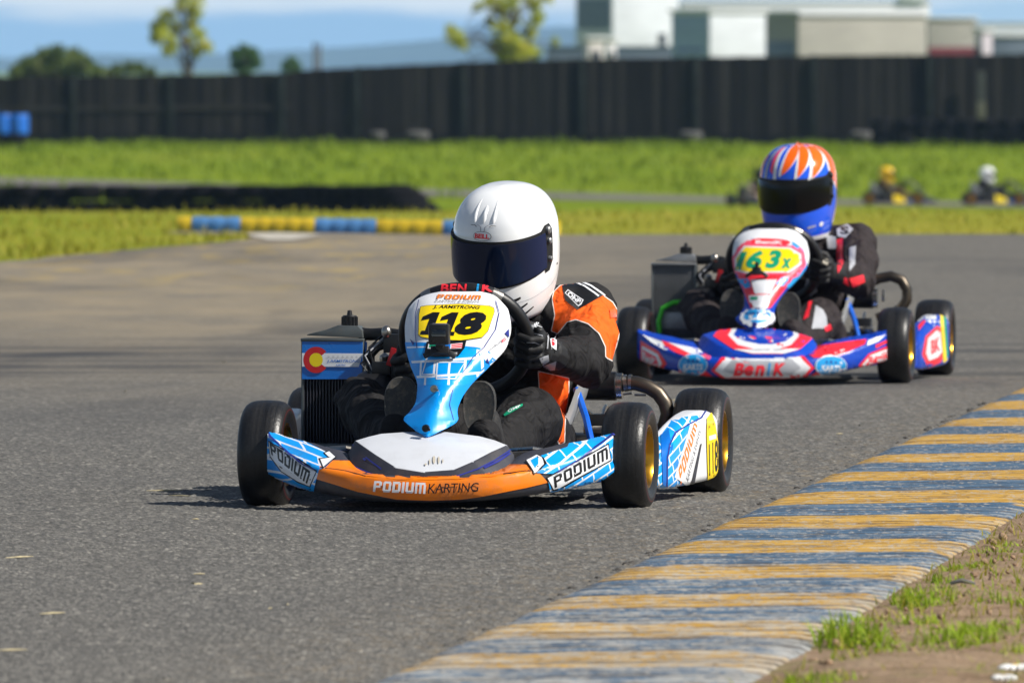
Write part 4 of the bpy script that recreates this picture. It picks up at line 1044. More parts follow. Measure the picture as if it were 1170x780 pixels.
def suit_art1(d):
    d.put(P((642, 327), (655, 321), (672, 326), (689, 337.5), (681, 339.5), (668, 348.5), (660, 354), (653, 349), (646, 343.5)), M_ink)
    for q in (P((657, 322.5), (668, 327), (679, 334.5), (684, 338.5)), P((663, 321.5), (675, 326.5), (686, 334), (691, 338))): d.put(line_poly(q, 1.8), M_white)
    d.put(P((645.5, 335), (649, 331), (667, 343), (664.5, 348), (661, 350.5)), M_white); d.put(P((646.8, 335), (649.2, 332.2), (665.6, 343.3), (663.6, 347.2), (661, 349)), M_ink)
    d.put(quad(text_geo('OMP', .05, 0), P((650.5, 333), (665, 343.5), (661.5, 347.8), (648, 337.5))), M_white)
    d.put(P((696, 354), (703, 352), (704, 362), (697, 364)), M_flame)
    d.put(P((575.5, 474), (584, 466.5), (597, 461.5), (597, 464), (586, 471), (577, 476)), M_green); d.put(quad(text_geo('OMP', .03, 0), P((580, 469), (594, 462.7), (595, 464.5), (581, 472.3))), M_white)
    d.put(line_poly(P((636, 381), (632, 392), (627, 404)), .9), M_lgrey)
def suit_art2(d):
    d.put(P((922, 318), (931, 322), (934, 333), (926, 338), (918, 332)), M_lgrey); d.put(P((944, 268), (955, 271), (956, 284), (946, 284)), M_lgrey)
    d.put(P((956, 262), (968, 256), (975, 262), (966, 272), (957, 270)), M_lgrey); d.put(quad(text_geo('S', .04, 0), P((960, 259), (970, 259), (970, 268), (960, 268))), M_ink)
    d.put(P((956, 274), (963, 272), (964, 300), (957, 312)), M_lred)
    d.put(P((971, 283), (978, 281), (977, 302), (970, 310)), M_lgrey)
    d.put(P((970, 318), (986, 314), (988, 322), (974, 328)), M_lred); d.put(P((958, 314), (968, 318), (970, 327), (962, 322)), M_lred)
    d.put(P((924, 345), (928, 344), (924, 362), (918, 366)), M_lred); d.put(P((932, 349), (940, 354), (944, 362), (945, 375), (937, 372), (927, 376), (930, 362)), M_lgrey)
    d.put(P((941, 374), (948, 370), (950, 376), (943, 379)), M_lred)
BODY = body_mesh(.0055)
PERSON1 = driver(FR1, BODY, [M_suit1], suit_art1, 'driver in a plain white helmet and orange and black suit, steering the leading kart', 'drivers in the karts', M_helw, M_visor, art_white, (15, 3, -16), ORANGE, .010, (.955, .97, 1.02))
PERSON2 = driver(FR2, BODY, [M_suit2], suit_art2, 'driver in a blue helmet with orange flames and a dark suit, steering the following kart', 'drivers in the karts', M_helb, M_visor2, art_flame, (6, 0, -13), None, .034, (.98, 1, 1.03))
# collar strip of the second suit, silver seat edge already on the kart
# ------------------------------------------------------------------ far karts on the back section
def far_kart(x, y, z, rot, podmat, label):
    M = Matrix.Translation((x, y, z)) @ Matrix.Rotation(R(rot), 4, 'Z') @ Matrix.Translation((0, -.5, 0))
    root = empty('racing_kart', M); tag(root, label, 'racing kart', 'racing karts on the far section')
    for ch in list(KART1.children):
        k = ch.name.split('.')[0]
        if k in ('chassis_frame', 'floor_tray', 'wheel', 'seat', 'engine', 'radiator', 'exhaust', 'rear_axle'):
            c = ch.copy(); COL.objects.link(c); c.parent = root
            for g in ch.children:
                if g.name.startswith(('tyre', 'header')): e = g.copy(); COL.objects.link(e); e.parent = c
    link('front_bumper', nose_mesh(), root)
    link('front_fairing', fairing_mesh(M_black), root); link('steering_wheel', steering_mesh(), root)
    for s in (1, -1): link('side_pod', pod_mesh(s, M_black, podmat), root)
    return root, M
def far_driver(M, suit, hel, label):
    me = BODY.copy(); me.materials.clear(); me.materials.append(suit)
    o = link('person', me); o.matrix_world = M; tag(o, label, 'person', 'drivers on the far section')
    helmet('helmet', o, Matrix.Translation(HEADC) @ Matrix.Rotation(R(4), 4, 'X'), hel, M_visor2, art_none)
    for s in (1, -1): link('glove', glove_mesh(s), o)
    return o
# ------------------------------------------------------------------ the place
SUN_AZ, SUN_EL = -20.0, 42.0      # azimuth from +x towards the camera
SUN_DIR = V((math.cos(R(SUN_EL)) * math.cos(R(SUN_AZ)), math.cos(R(SUN_EL)) * math.sin(R(SUN_AZ)), math.sin(R(SUN_EL))))
_gz = cr([-50, 72, 90, 205, 225, 330, 345, 15000], [0, 0, -.15, -1.62, -1.70, -1.22, -1.2, -1.2])
gz = _gz
def gpt(px, Y, dz=0): p = at(px, 80, Y); return V((p.x, Y, gz(Y) + dz))
# ground sheet
Ys = [-40, 0, 10, 20, 40, 60] + [70 + 2 * k for k in range(12)] + [94 + 6 * k for k in range(18)] + [203 + 3 * k for k in range(10)] + [234 + 8 * k for k in range(14)] + [350, 420, 600, 1000, 2000, 4000, 8000, 14000]
mb = MB().grid([[V((f * (60 + .35 * max(Y, 0)), Y, gz(Y))) for f in [-1 + k / 12 for k in range(25)]] for Y in Ys])
t = NT('grass_ground'); co = t.coord('Object'); sx = t.new('ShaderNodeSeparateXYZ'); t.link(co, sx.inputs[0])
n1 = t.noise(t.coord('Object', (1, .35, 1)), .9, 5, .6); n2 = t.noise(co, 14, 4, .65); n3 = t.noise(t.coord('Object', (1, .25, 1)), .16, 3)
green = t.ramp(n1, [(.25, (.10, .165, .004)), (.5, (.168, .24, .006)), (.75, (.25, .285, .012))])
dry = t.ramp(n1, [(.2, (.19, .20, .012)), (.5, (.31, .275, .03)), (.8, (.42, .32, .07))])
near = t.maprange(sx.outputs[1], 150, 225, 1, 0)
dm = t.math('ADD', t.math('MULTIPLY', near, t.maprange(sx.outputs[0], -3, 2, .48, .72)), t.math('MULTIPLY', t.math('SUBTRACT', n3, .5), 1.6), True)
c = t.mix(dm, green, dry)
c = t.mix(t.math('MULTIPLY', t.maprange(n2, .4, .7, 0, .5), 1), c, (.07, .10, .006))
t.set(c, .9, 0, t.bump(n2, .6, .05), spec=.1)
struct(link('ground', mb.mesh('ground', [t.m], None)))
# asphalt
t = NT('asphalt'); co = t.coord('Object'); sx = t.new('ShaderNodeSeparateXYZ'); t.link(co, sx.inputs[0])
vo = t.new('ShaderNodeTexVoronoi'); vo.inputs['Scale'].default_value = 62; t.link(co, vo.inputs['Vector'])
vo2 = t.new('ShaderNodeTexVoronoi'); vo2.inputs['Scale'].default_value = 145; t.link(co, vo2.inputs['Vector'])
sv = t.new('ShaderNodeSeparateColor'); t.link(vo.outputs['Color'], sv.inputs[0]); sv2 = t.new('ShaderNodeSeparateColor'); t.link(vo2.outputs['Color'], sv2.inputs[0])
agg = t.ramp(sv.outputs[0], [(0, (.074, .071, .064)), (.5, (.145, .139, .126)), (.85, (.228, .216, .192)), (1.0, (.48, .455, .40))])
agg2 = t.ramp(sv2.outputs[0], [(0, (.050, .048, .045)), (.6, (.142, .136, .124)), (1, (.285, .27, .24))])
c = t.mix(.5, agg, agg2)
c = t.mix(t.maprange(vo.outputs['Distance'], .35, .75, 0, .55), c, (.035, .035, .034))
big = t.noise(t.coord('Object', (1, .4, 1)), 1.1, 5, .6); mid = t.noise(co, 7, 4, .6)
c = t.mix(t.maprange(big, .35, .65, 0, .35), c, t.mix(.5, c, (.075, .076, .078)))
sandm = t.math('MULTIPLY', t.maprange(sx.outputs[1], 33, 47, .0, .9), t.maprange(sx.outputs[0], -1.0, 1.9, 1, .12))
sand = t.math('MULTIPLY', sandm, t.maprange(t.noise(t.coord('Object', (1, .33, 1)), 1.7, 5, .6), .25, .62, .35, 1))
c = t.mix(sand, c, t.ramp(mid, [(.3, (.23, .19, .128)), (.7, (.31, .255, .175))]))
edge = t.maprange(t.noise(t.coord('Object', (1.4, .3, 1)), 2.2, 5, .65), .54, .62, 0, 1)
edge = t.math('MULTIPLY', edge, t.math('MULTIPLY', t.maprange(sx.outputs[1], 49, 60, 0, .9), t.maprange(sx.outputs[0], -.2, .3, 1, 0)))
c = t.mix(edge, c, (.36, .27, .10))
# dust blown off the kerb: ochre grains along its edge
kd = t.math('SUBTRACT', sx.outputs[0], t.math('ADD', t.math('MULTIPLY', sx.outputs[1], .112), -2.36))
kd = t.math('MULTIPLY', t.maprange(kd, -.45, .02, 0, 1), t.maprange(t.noise(co, 19, 5, .7), .5, .7, 0, .5))
c = t.mix(kd, c, (.30, .22, .12))
rub = t.maprange(t.noise(t.coord('Object', (.5, .12, 1)), 1.3, 4, .6, .6), .52, .68, 0, .6)
bandm = t.math('MULTIPLY', t.maprange(sx.outputs[1], 35.5, 38, 0, 1), t.maprange(sx.outputs[1], 41, 44, 1, 0))
lines = t.maprange(t.noise(t.coord('Object', (.35, 2.6, 1)), 1, 3, .6, .3), .47, .62, 0, .7)
rub = t.math('ADD', t.math('MULTIPLY', rub, t.maprange(sx.outputs[1], 27, 34, .15, 1)), t.math('MULTIPLY', lines, bandm), True)
c = t.mix(rub, c, (.05, .05, .052))
h = t.math('ADD', t.math('MULTIPLY', sv.outputs[1], .6), t.math('MULTIPLY', sv2.outputs[1], .4))
t.set(c, .82, 0, t.bump(h, .55, .006), spec=.22)
pl = [(14, 2), (14, 40), (17, 69.6), (4, 69.3), (1, 69.2), (.25, 69.0), (-.4, 69.1), (-1.3, 69.8), (-2.2, 70.6), (-2.25, 69.8), (-1.62, 68.6), (-1.66, 66.9), (-2.1, 64.2), (-2.8, 59.3), (-4.2, 52), (-6, 44), (-11, 24), (-13, 2)]
out = []
for i, (x, y) in enumerate(pl):
    x2, y2 = pl[(i + 1) % len(pl)]; L = math.hypot(x2 - x, y2 - y); k = max(1, int(L / .12)) if y > 50 and x < 10 else 1
    for j in range(k):
        u = j / k; q = V((x + (x2 - x) * u, y + (y2 - y) * u, 0)); a = .10 if y > 50 else 0
        q += V((mnoise.noise(q * 2.1) * a * .5, mnoise.noise(q * 1.7 + V((9, 0, 0))) * a * 3, 0)); out.append(V((q.x, q.y, .005)))
bm = bmesh.new(); f = bm.faces.new([bm.verts.new(p) for p in out]); bmesh.ops.triangulate(bm, faces=[f]); me = bpy.data.meshes.new('track'); bm.to_mesh(me); bm.free(); me.materials.append(t.m)
struct(link('track', me))
M_asph = t.m
# far strip of the circuit
rows = []
for k in range(60):
    x = -30 + k * 1.1; yc = 236.3 - 1.76 * x; rows.append([V((x, yc + q, gz(yc + q) + .012)) for q in (-5.5, -3, -1, 1, 3, 5)])
mf = pm('far_asphalt', (.135, .125, .11), .85, 0, .2, .6)
struct(link('far_track', MB().grid(rows).mesh('far_track', [mf], None)))
mb = MB().add([V(p) for p in ((-1.72, 68.9, .012), (-1.52, 69.6, .012), (-1.2, 68.6, .012), (-1.36, 66.4, .012), (-1.5, 66.4, .012))], [(0, 1, 2, 3, 4)])
struct(link('concrete_apron', mb.mesh('concrete_apron', [pm('pale_concrete', (.42, .39, .33), .8, 0, .25, 6)], None)))
# near kerb with its ripples
XL = lambda Y: -.206 + (Y - 18.8) * .1125
KP = cr([0, .03, .10, .25, .5, .8, .90, .96, 1.0], [.004, .013, .016, .017, .019, .021, .021, .018, .005])
ctr = [9, 10.25, 11.5, 12.75, 13.95, 15.15, 16.3, 17.4, 18.45, 19.45, 20.5, 21.65, 22.9, 24.1, 25.45, 26.9, 28.25, 29.55, 31.1, 32.6, 34.3, 36.0, 37.8, 39.6, 41.4, 43.2, 45]
ph = cr(ctr, list(range(len(ctr))))
rows = []; phv = []; grv = []; prf = [0, .03, .08, .16, .27, .40, .53, .66, .77, .85, .91, .96, 1.0]
Y = 10.0
while Y < 42:
    row = []
    for u in prf:
        amp = .013 * min(1, u * 9) * (1 if u < .9 else max(0, (1 - u) * 10))
        wob = .012 * math.sin(Y * 1.3 + u * 3) + .05 * (max(0, u - .8) ** 1.5) * -1.6
        z = KP(u) + amp * (abs(math.sin(math.pi * (Y + wob) / .131)) - .6) + .002 * mnoise.noise(V((u * 6, Y * 2, 0)))
        row.append(V((XL(Y) + u * .685 + .006 * mnoise.noise(V((0, Y * 3, u))), Y, z))); grv.append(abs(math.sin(math.pi * (Y + wob) / .131))); phv.append(ph(Y + wob * 1.0 + .35 * max(0, u - .80) ** 1.6 * 6))
    rows.append(row); Y += .0187
me = MB().grid(rows).mesh('kerb', [], 180, weld=False)
a = me.attributes.new('phase', 'FLOAT', 'POINT'); a.data.foreach_set('value', phv); a2 = me.attributes.new('groove', 'FLOAT', 'POINT'); a2.data.foreach_set('value', grv)
t = NT('worn_striped_kerb_paint'); co = t.coord('Object'); at_ = t.new('ShaderNodeAttribute', attribute_name='phase')
s = t.math('SINE', t.math('ADD', t.math('MULTIPLY', at_.outputs['Fac'], 2 * math.pi), math.pi / 2))
s = t.math('ADD', s, t.math('MULTIPLY', t.math('SUBTRACT', t.noise(t.coord('Object', (7, 26, 8)), 1, 4, .6), .5), 1.0))
m = t.maprange(s, -.08, .08, 0, 1)
tone = t.noise(t.coord('Object', (4, 22, 4)), 1, 5, .65)
yel = t.ramp(tone, [(.25, (.28, .145, .025)), (.5, (.50, .29, .05)), (.8, (.60, .41, .15))])
blu = t.ramp(tone, [(.25, (.022, .048, .090)), (.5, (.062, .125, .205)), (.8, (.17, .245, .32))])
c = t.mix(m, yel, blu)
wear = t.math('ADD', t.math('MULTIPLY', t.noise(t.coord('Object', (7, 30, 7)), 1, 6, .72), .6), t.math('MULTIPLY', t.noise(t.coord('Object', (60, 30, 60)), 1, 4, .7), .4)); sxx = t.new('ShaderNodeSeparateXYZ'); t.link(co, sxx.inputs[0])
side = t.math('SUBTRACT', sxx.outputs[0], t.math('ADD', t.math('MULTIPLY', sxx.outputs[1], .1125), -2.321))
wl = t.math('ADD', t.math('ADD', wear, t.maprange(sxx.outputs[1], 17.5, 25, .09, -.03)), t.maprange(side, .60, .69, 0, .09))
c = t.mix(t.maprange(wl, .50, .60, 0, .75), c, t.ramp(tone, [(.3, (.33, .32, .285)), (.7, (.52, .50, .45))]))
c = t.mix(t.maprange(t.noise(t.coord('Object', (26, 44, 26)), 1, 5, .75), .53, .66, 0, .8), c, (.07, .055, .045))
c = t.mix(t.maprange(t.noise(t.coord('Object', (48, 34, 48)), 1, 4, .75), .56, .63, 0, .8), c, (.40, .37, .33))
c = t.mix(t.maprange(t.noise(t.coord('Object', (2.5, 55, 3)), 1, 3, .6), .56, .66, 0, .7), c, (.075, .055, .04))
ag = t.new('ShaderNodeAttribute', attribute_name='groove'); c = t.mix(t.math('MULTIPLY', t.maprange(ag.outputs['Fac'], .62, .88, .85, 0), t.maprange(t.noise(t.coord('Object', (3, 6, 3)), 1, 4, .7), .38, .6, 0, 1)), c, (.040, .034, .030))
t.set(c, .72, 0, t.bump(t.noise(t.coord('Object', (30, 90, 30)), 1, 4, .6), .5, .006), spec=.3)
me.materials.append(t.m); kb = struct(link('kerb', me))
# bare earth beyond the kerb
rows = []
for k in range(200):
    Y = 11 + k * .16; row = []
    for j in range(46):
        x = XL(Y) + .655 + (j / 45) ** 1.7 * 5.5
        q = V((x * 2.2, Y * 1.1, 0)); z = .012 + .028 * mnoise.noise(q) * min(1, j / 6) + .012 * mnoise.noise(q * 5) * min(1, j / 4) + .015 * min(1, j / 8)
        row.append(V((x, Y, z)))
    rows.append(row)
t = NT('bare_earth'); co = t.coord('Object'); n = t.noise(co, 7, 6, .65); n2 = t.noise(co, 60, 4, .7)
c = t.ramp(n, [(.25, (.19, .125, .075)), (.5, (.34, .235, .15)), (.8, (.47, .35, .24))]); c = t.mix(t.maprange(n2, .55, .75, 0, .6), c, (.36, .30, .22)); c = t.mix(t.maprange(n2, .45, .25, 0, .7), c, (.05, .034, .022))
c = t.mix(t.maprange(t.noise(co, 3.1, 4), .56, .68, 0, .55), c, (.16, .19, .04))
t.set(c, .92, 0, t.bump(n2, .9, .02, t.bump(n, .5, .03)), spec=.1)
struct(link('bare_earth', MB().grid(rows).mesh('earth', [t.m], 180)))
# grass blades
def grass_mat(name, a, b, c_):
    t = NT(name); g = t.new('ShaderNodeObjectInfo'); n = t.noise(t.coord('Object'), 23, 3, .6)
    t.set(t.ramp(n, [(.3, a), (.52, b), (.72, c_)]), .6, 0, spec=.25)
    t.b.inputs['Subsurface Weight'].default_value = 0
    tr = t.new('ShaderNodeBsdfTranslucent'); t.link(t.b.inputs['Base Color'].links[0].from_socket, tr.inputs[0])
    mx = t.new('ShaderNodeMixShader'); mx.inputs[0].default_value = .35; t.link(t.b.outputs[0], mx.inputs[1]); t.link(tr.outputs[0], mx.inputs[2]); t.link(mx.outputs[0], t.out.inputs['Surface'])
    return t.m
M_tuft = grass_mat('fresh_grass', (.14, .24, .012), (.28, .40, .022), (.48, .52, .07))
M_dryg = grass_mat('dry_grass', (.16, .20, .012), (.31, .30, .027), (.50, .38, .08))
M_farg = grass_mat('lush_grass', (.10, .17, .006), (.17, .25, .008), (.27, .31, .015))
def blade(mb, p, h, w, lean, az, n=3):
    d = V((math.cos(az), math.sin(az), 0)); s = V((-d.y, d.x, 0)); vs = []
    for k in range(n + 1):
        q = k / n; c = p + V((0, 0, h * (q - .25 * lean * q * q))) + d * (h * lean * q * q); ww = w * (1 - q) ** .7
        vs += [c - s * ww / 2, c + s * ww / 2]
    mb.add(vs, [(2 * k, 2 * k + 1, 2 * k + 3, 2 * k + 2) for k in range(n)])
mb = MB(); rg = random.Random(5)
def on_earth(px, py): d = ray(px, py); q = CAM + d * ((.02 - CAMH) / d.z); return q
for (px, py, r, n, h) in ((975, 732, .055, 170, .085), (962, 726, .03, 60, .07), (1052, 690, .05, 150, .06), (1040, 694, .03, 60, .05), (1066, 680, .035, 70, .05), (1050, 712, .04, 90, .045), (1105, 650, .045, 110, .035), (1120, 646, .04, 90, .035), (1140, 630, .045, 110, .03), (1155, 622, .03, 60, .03), (1098, 738, .06, 190, .07), (1120, 730, .06, 180, .06), (1080, 745, .04, 80, .045), (1140, 726, .05, 130, .055), (1155, 716, .04, 70, .04), (1022, 750, .04, 60, .05), (1035, 757, .03, 40, .035), (1012, 742, .03, 40, .05), (940, 786, .05, 130, .06), (920, 778, .03, 50, .04), (1160, 690, .06, 100, .05), (1168, 676, .05, 70, .04), (1100, 672, .03, 30, .03), (985, 705, .02, 30, .03), (1150, 775, .05, 90, .05), (1090, 780, .05, 60, .04), (1082, 662, .03, 45, .04), (1166, 750, .05, 60, .05)):
    c = on_earth(px, py)
    for k in range(n):
        a = rg.uniform(0, 6.28); q = r * math.sqrt(rg.random()) * 1.3
        blade(mb, V((c.x + q * math.cos(a), c.y + q * 1.6 * math.sin(a), .008)), h * rg.uniform(.35, .98), rg.uniform(.003, .0085), rg.choice((rg.uniform(.1, .7), rg.uniform(.6, 1.7))), rg.uniform(0, 6.28), 4)
for k in range(900):     # thin scatter along the far edge of the kerb and over the earth
    Y = rg.uniform(12, 40); x = XL(Y) + .70 + abs(rg.gauss(0, .9))
    if mnoise.noise(V((x * 1.5, Y * .8, 3))) < .05: continue
    for j in range(5): blade(mb, V((x + rg.gauss(0, .02), Y + rg.gauss(0, .03), .02)), rg.uniform(.015, .045), .004, rg.uniform(.2, 1), rg.uniform(0, 6.28))
nb = len(mb.f)
for k in range(1500):
    Y = rg.uniform(13, 34); x = XL(Y) + .70 + abs(rg.gauss(0, .6))
    for j in range(4): blade(mb, V((x + rg.gauss(0, .02), Y + rg.gauss(0, .04), .02)), rg.uniform(.015, .05), .0035, rg.uniform(.5, 2.2), rg.uniform(0, 6.28))
for i in range(nb, len(mb.f)): mb.m[i] = 1
struct(link('grass_tufts', mb.mesh('tufts', [M_tuft, M_dryg], None, weld=False, normals=False)), 'stuff')
mb = MB()
for k in range(4000):
    if k % 3 == 0: px, Y = rg.uniform(600, 1250), 69.3 + rg.random() ** 2 * 30
    elif k % 3 == 1:
        px = rg.uniform(-60, 285); e = 59.3 + 7.6 * max(px, -60) / 280; Y = e + .1 + rg.random() ** 1.6 * 14
    else: px, Y = rg.uniform(-60, 620), 71.6 + rg.random() ** 2 * 40
    p = gpt(px, Y); cl = mnoise.noise(V((p.x * 2, p.y * .5, 0)))
    if rg.random() > .6 + cl: continue
    blade(mb, p - V((0, 0, .01)), rg.uniform(.03, .085) * (1 + cl), .016 + .0002 * (Y - 60), rg.uniform(.1, .9), rg.uniform(0, 6.28), 2)
struct(link('dry_grass', mb.mesh('dry_grass', [M_dryg], None, weld=False, normals=False)), 'stuff')
mb = MB()
for k in range(16000):
    Y = rg.choice((rg.uniform(228, 328), rg.uniform(228, 328), rg.gauss(322, 5))); px = rg.uniform(-80, 1260)
    p = gpt(px, Y); cl = mnoise.noise(V((p.x * .6, p.y * .12, 0)))
    if rg.random() > .55 + cl or abs(p.y - (236.3 - 1.76 * p.x)) < 6.5: continue
    blade(mb, p - V((0, 0, .02)), rg.uniform(.1, .3) * (1 + cl * .8), rg.uniform(.05, .1), rg.uniform(.1, .9), rg.uniform(0, 6.28), 2)
struct(link('meadow_grass', mb.mesh('meadow', [M_farg], None, weld=False, normals=False)), 'stuff')
# clods of earth
mb = MB()
for k in range(2600):
    Y = rg.uniform(13, 34); x = XL(Y) + .72 + abs(rg.gauss(0, .7)); r = rg.choice((.002, .003, .004, .005, .007)) * rg.uniform(.6, 1.2)
    mb.ell((x, Y, .026 + r * .2), (r * 1.4, r * 1.6, r * .9), Euler((rg.random(), 0, rg.uniform(0, 3))), 6, 4)
struct(link('clods', mb.mesh('clods', [pm('dry_clod', (.25, .165, .10), .95, 0, .5, 60)], None)), 'stuff')
# coarse aggregate standing out of the asphalt near the camera
rs = np.random.default_rng(3); NX, NY = 400, 1050
yy = np.linspace(15.5, 34.5, NY)[:, None]; lo_ = -(.0476 * yy + .25); hi_ = np.minimum(-.206 + (yy - 18.8) * .1125 + .012, .0476 * yy + .25)
xx = lo_ + (hi_ - lo_) * np.linspace(0, 1, NX)[None, :]
hh = rs.random((NY, NX)) ** 1.6
hh = .62 * hh + .38 * (hh + np.roll(hh, 1, 0) + np.roll(hh, 1, 1) + np.roll(hh, (1, 1), (0, 1))) / 2.2
fade = np.clip(np.minimum((yy - 15.5) / 1.0, (34.5 - yy) / 5.0), 0, 1)
zz = .0058 + .0042 * hh * (.25 + .75 * fade); zz[:, 0] = zz[0] = zz[-1] = .0047; zz[:, 1:10] = np.minimum(zz[:, 1:10], .0062)
co_ = np.stack([xx, np.broadcast_to(yy, xx.shape), zz], -1).reshape(-1, 3).astype(np.float32)
ii = np.arange((NY - 1) * NX).reshape(NY - 1, NX)[:, :-1].ravel(); fc = np.stack([ii, ii + 1, ii + NX + 1, ii + NX], -1).astype(np.int32)
me = bpy.data.meshes.new('track_aggregate'); me.vertices.add(len(co_)); me.vertices.foreach_set('co', co_.ravel()); me.loops.add(fc.size); me.loops.foreach_set('vertex_index', fc.ravel())
me.polygons.add(len(fc)); me.polygons.foreach_set('loop_start', np.arange(0, fc.size, 4, dtype=np.int32)); me.update(calc_edges=True); me.validate(); me.shade_smooth(); me.materials.append(M_asph)
struct(link('track_aggregate', me))
# bits of straw blown onto the asphalt
mb = MB()
for (px, py, l, a) in ((22, 636, .032, .5), (188, 560, .045, .1), (205, 566, .03, -.3), (300, 548, .03, .1), (398, 565, .03, 1.2), (60, 700, .025, .4), (12, 742, .03, .2), (640, 520, .012, .3)):
    d = ray(px, py); q = CAM + d * ((.012 - CAMH) / d.z); u = V((math.cos(a), math.sin(a) * 2.5, 0)) * l
    mb.tube([q - u, q + V((.002, 0, .0005)), q + u], [.0008, .0022, .0008], 6)
for k in range(22):
    Y = rg.uniform(17, 40); x = rg.uniform(-.06 * Y, XL(Y) - .05); l = rg.uniform(.006, .018); a = rg.uniform(0, 3); u = V((math.cos(a), math.sin(a), 0)) * l
    mb.tube([V((x, Y, .010)) - u, V((x + .001, Y, .0105)), V((x, Y, .010)) + u], [.0008, .0022, .0008], 5)
struct(link('straw', mb.mesh('straw', [pm('dry_straw', (.42, .36, .22), .8, 0, .3, 60)], None)), 'stuff')
# loose stones and daisies
mb = MB()
for k in range(90):
    Y = rg.uniform(17.5, 34); x = XL(Y) - abs(rg.gauss(0, .010)) - .002; r = rg.uniform(.002, .007)
    mb.ell((x, Y, .006 + r * .3), (r * 1.3, r * 1.5, r * .7), Euler((0, 0, rg.uniform(0, 3))), 6, 4)
for k in range(60):
    Y = rg.uniform(15, 32); x = XL(Y) - abs(rg.gauss(0, .25)); r = rg.uniform(.0012, .003); mb.ell((x, Y, .006 + r * .4), (r * 1.3, r * 1.5, r), None, 6, 4)
struct(link('loose_stones', mb.mesh('stones', [pm('dark_asphalt_crumbs', (.055, .05, .045), .9, 0, .5, 90)], None)), 'stuff')
M_petal = pm('white_petal', (.8, .8, .78), .6, 0, .05); M_yolk = pm('yellow_flower_centre', (.6, .4, .02), .6); M_stem = pm('green_stem', (.08, .16, .02), .6)
for (px, py, r, lb) in ((1160, 763, .030, 'larger of the two white daisies in the bottom right corner'), (1147, 775, .022, 'smaller white daisy, lower left of the larger one in the bottom right corner')):
    b = on_earth(px, py + 18); tp = at(px, py, b.y)
    mb = MB().tube([b - V((0, 0, .02)), tp], .0016, 6); o = tag(obj('daisy', mb, M_stem), lb, 'flower', 'daisies on the verge')
    mb = MB()
    for k in range(14):
        a = 2 * math.pi * k / 14; mb.ell(tp + V((math.cos(a) * r * .62, math.sin(a) * r * .62, .002)), (r * .42, r * .17, .005), Euler((0, .15, a)), 8, 4)
    obj('petal_ring', mb, M_petal, o); obj('flower_centre', MB().ell(tp + V((0, 0, .003)), (r * .3, r * .3, r * .18), None, 10, 6), M_yolk, o)
b = on_earth(1099, 673); tag(obj('stick', MB().tube([b + V((-.022, .01, .012)), b + V((0, 0, .018)), b + V((.026, -.008, .012))], [.0035, .0045, .003], 8), pm('grey_twig', (.16, .16, .165), .8)), 'short grey stick lying on the bare earth beside the striped kerb', 'stick')
# far kerb of saw-tooth blocks
mby = [pm('yellow_kerb_paint', (.62, .43, .012), .6, 0, .15, 5), pm('blue_kerb_paint', (.085, .24, .50), .6, 0, .15, 5)]
mb = MB()
for (a, b, m) in ((203, 218, 0), (220, 275, 1), (275, 360, 0), (360, 430, 1), (430, 506, 0), (506, 580, 1), (580, 640, 0)):
    nh = max(1, round((b - a) / 18))
    rr = []
    for k in range(nh * 8 + 1):
        px = a + (b - a) * k / (nh * 8); u = (px - 205) / 300; Yc = 70.9 - 1.75 * min(u, 1.1); X = (px - 585) * Yc / FOC
        hh = .092 + .004 * abs(math.sin(math.pi * k / 8)); wv = .006 * abs(math.sin(math.pi * k / 8))
        rr.append([V((X, Yc - .16 - wv, 0)), V((X, Yc - .13 - wv, hh * .55)), V((X, Yc - .03, hh)), V((X, Yc + .12, hh)), V((X, Yc + .2, 0))])
    mb.rings(rr, True, True, m)
struct(link('kerb', mb.mesh('far_kerb', mby, 40)))
# ------------------------------------------------------------------ fence
FY = 330.0
ftop = cr([-400, 0, 200, 322, 333, 345, 430, 530, 640, 830, 1170, 1600], [90, 88, 85.5, 83.5, 81.5, 80.5, 76, 71.5, 68, 65, 62, 59])
fz = lambda px: at(px, ftop(px), FY).z
t = NT('dark_stained_boards'); co = t.coord('Object'); a = t.new('ShaderNodeAttribute', attribute_name='tone')
n = t.noise(t.coord('Object', (9, 1, .7)), 1, 4, .6)
c = t.ramp(t.math('ADD', t.math('MULTIPLY', n, .5), t.math('MULTIPLY', a.outputs['Fac'], .5)), [(.2, (.0062, .0060, .0057)), (.55, (.0175, .0168, .0156)), (.85, (.042, .039, .035))])
t.set(c, .9, 0, spec=.1); M_board = t.m
M_post = pm('weathered_green_post', (.020, .026, .024), .9, 0, .3, 3, spec=.1); M_rail = pm('dusty_rail', (.030, .029, .026), .9, 0, .3, 1.5, spec=.1); M_kick = pm('black_kickboard', (.008, .009, .010), .9, 0, .4, 2, spec=.1)
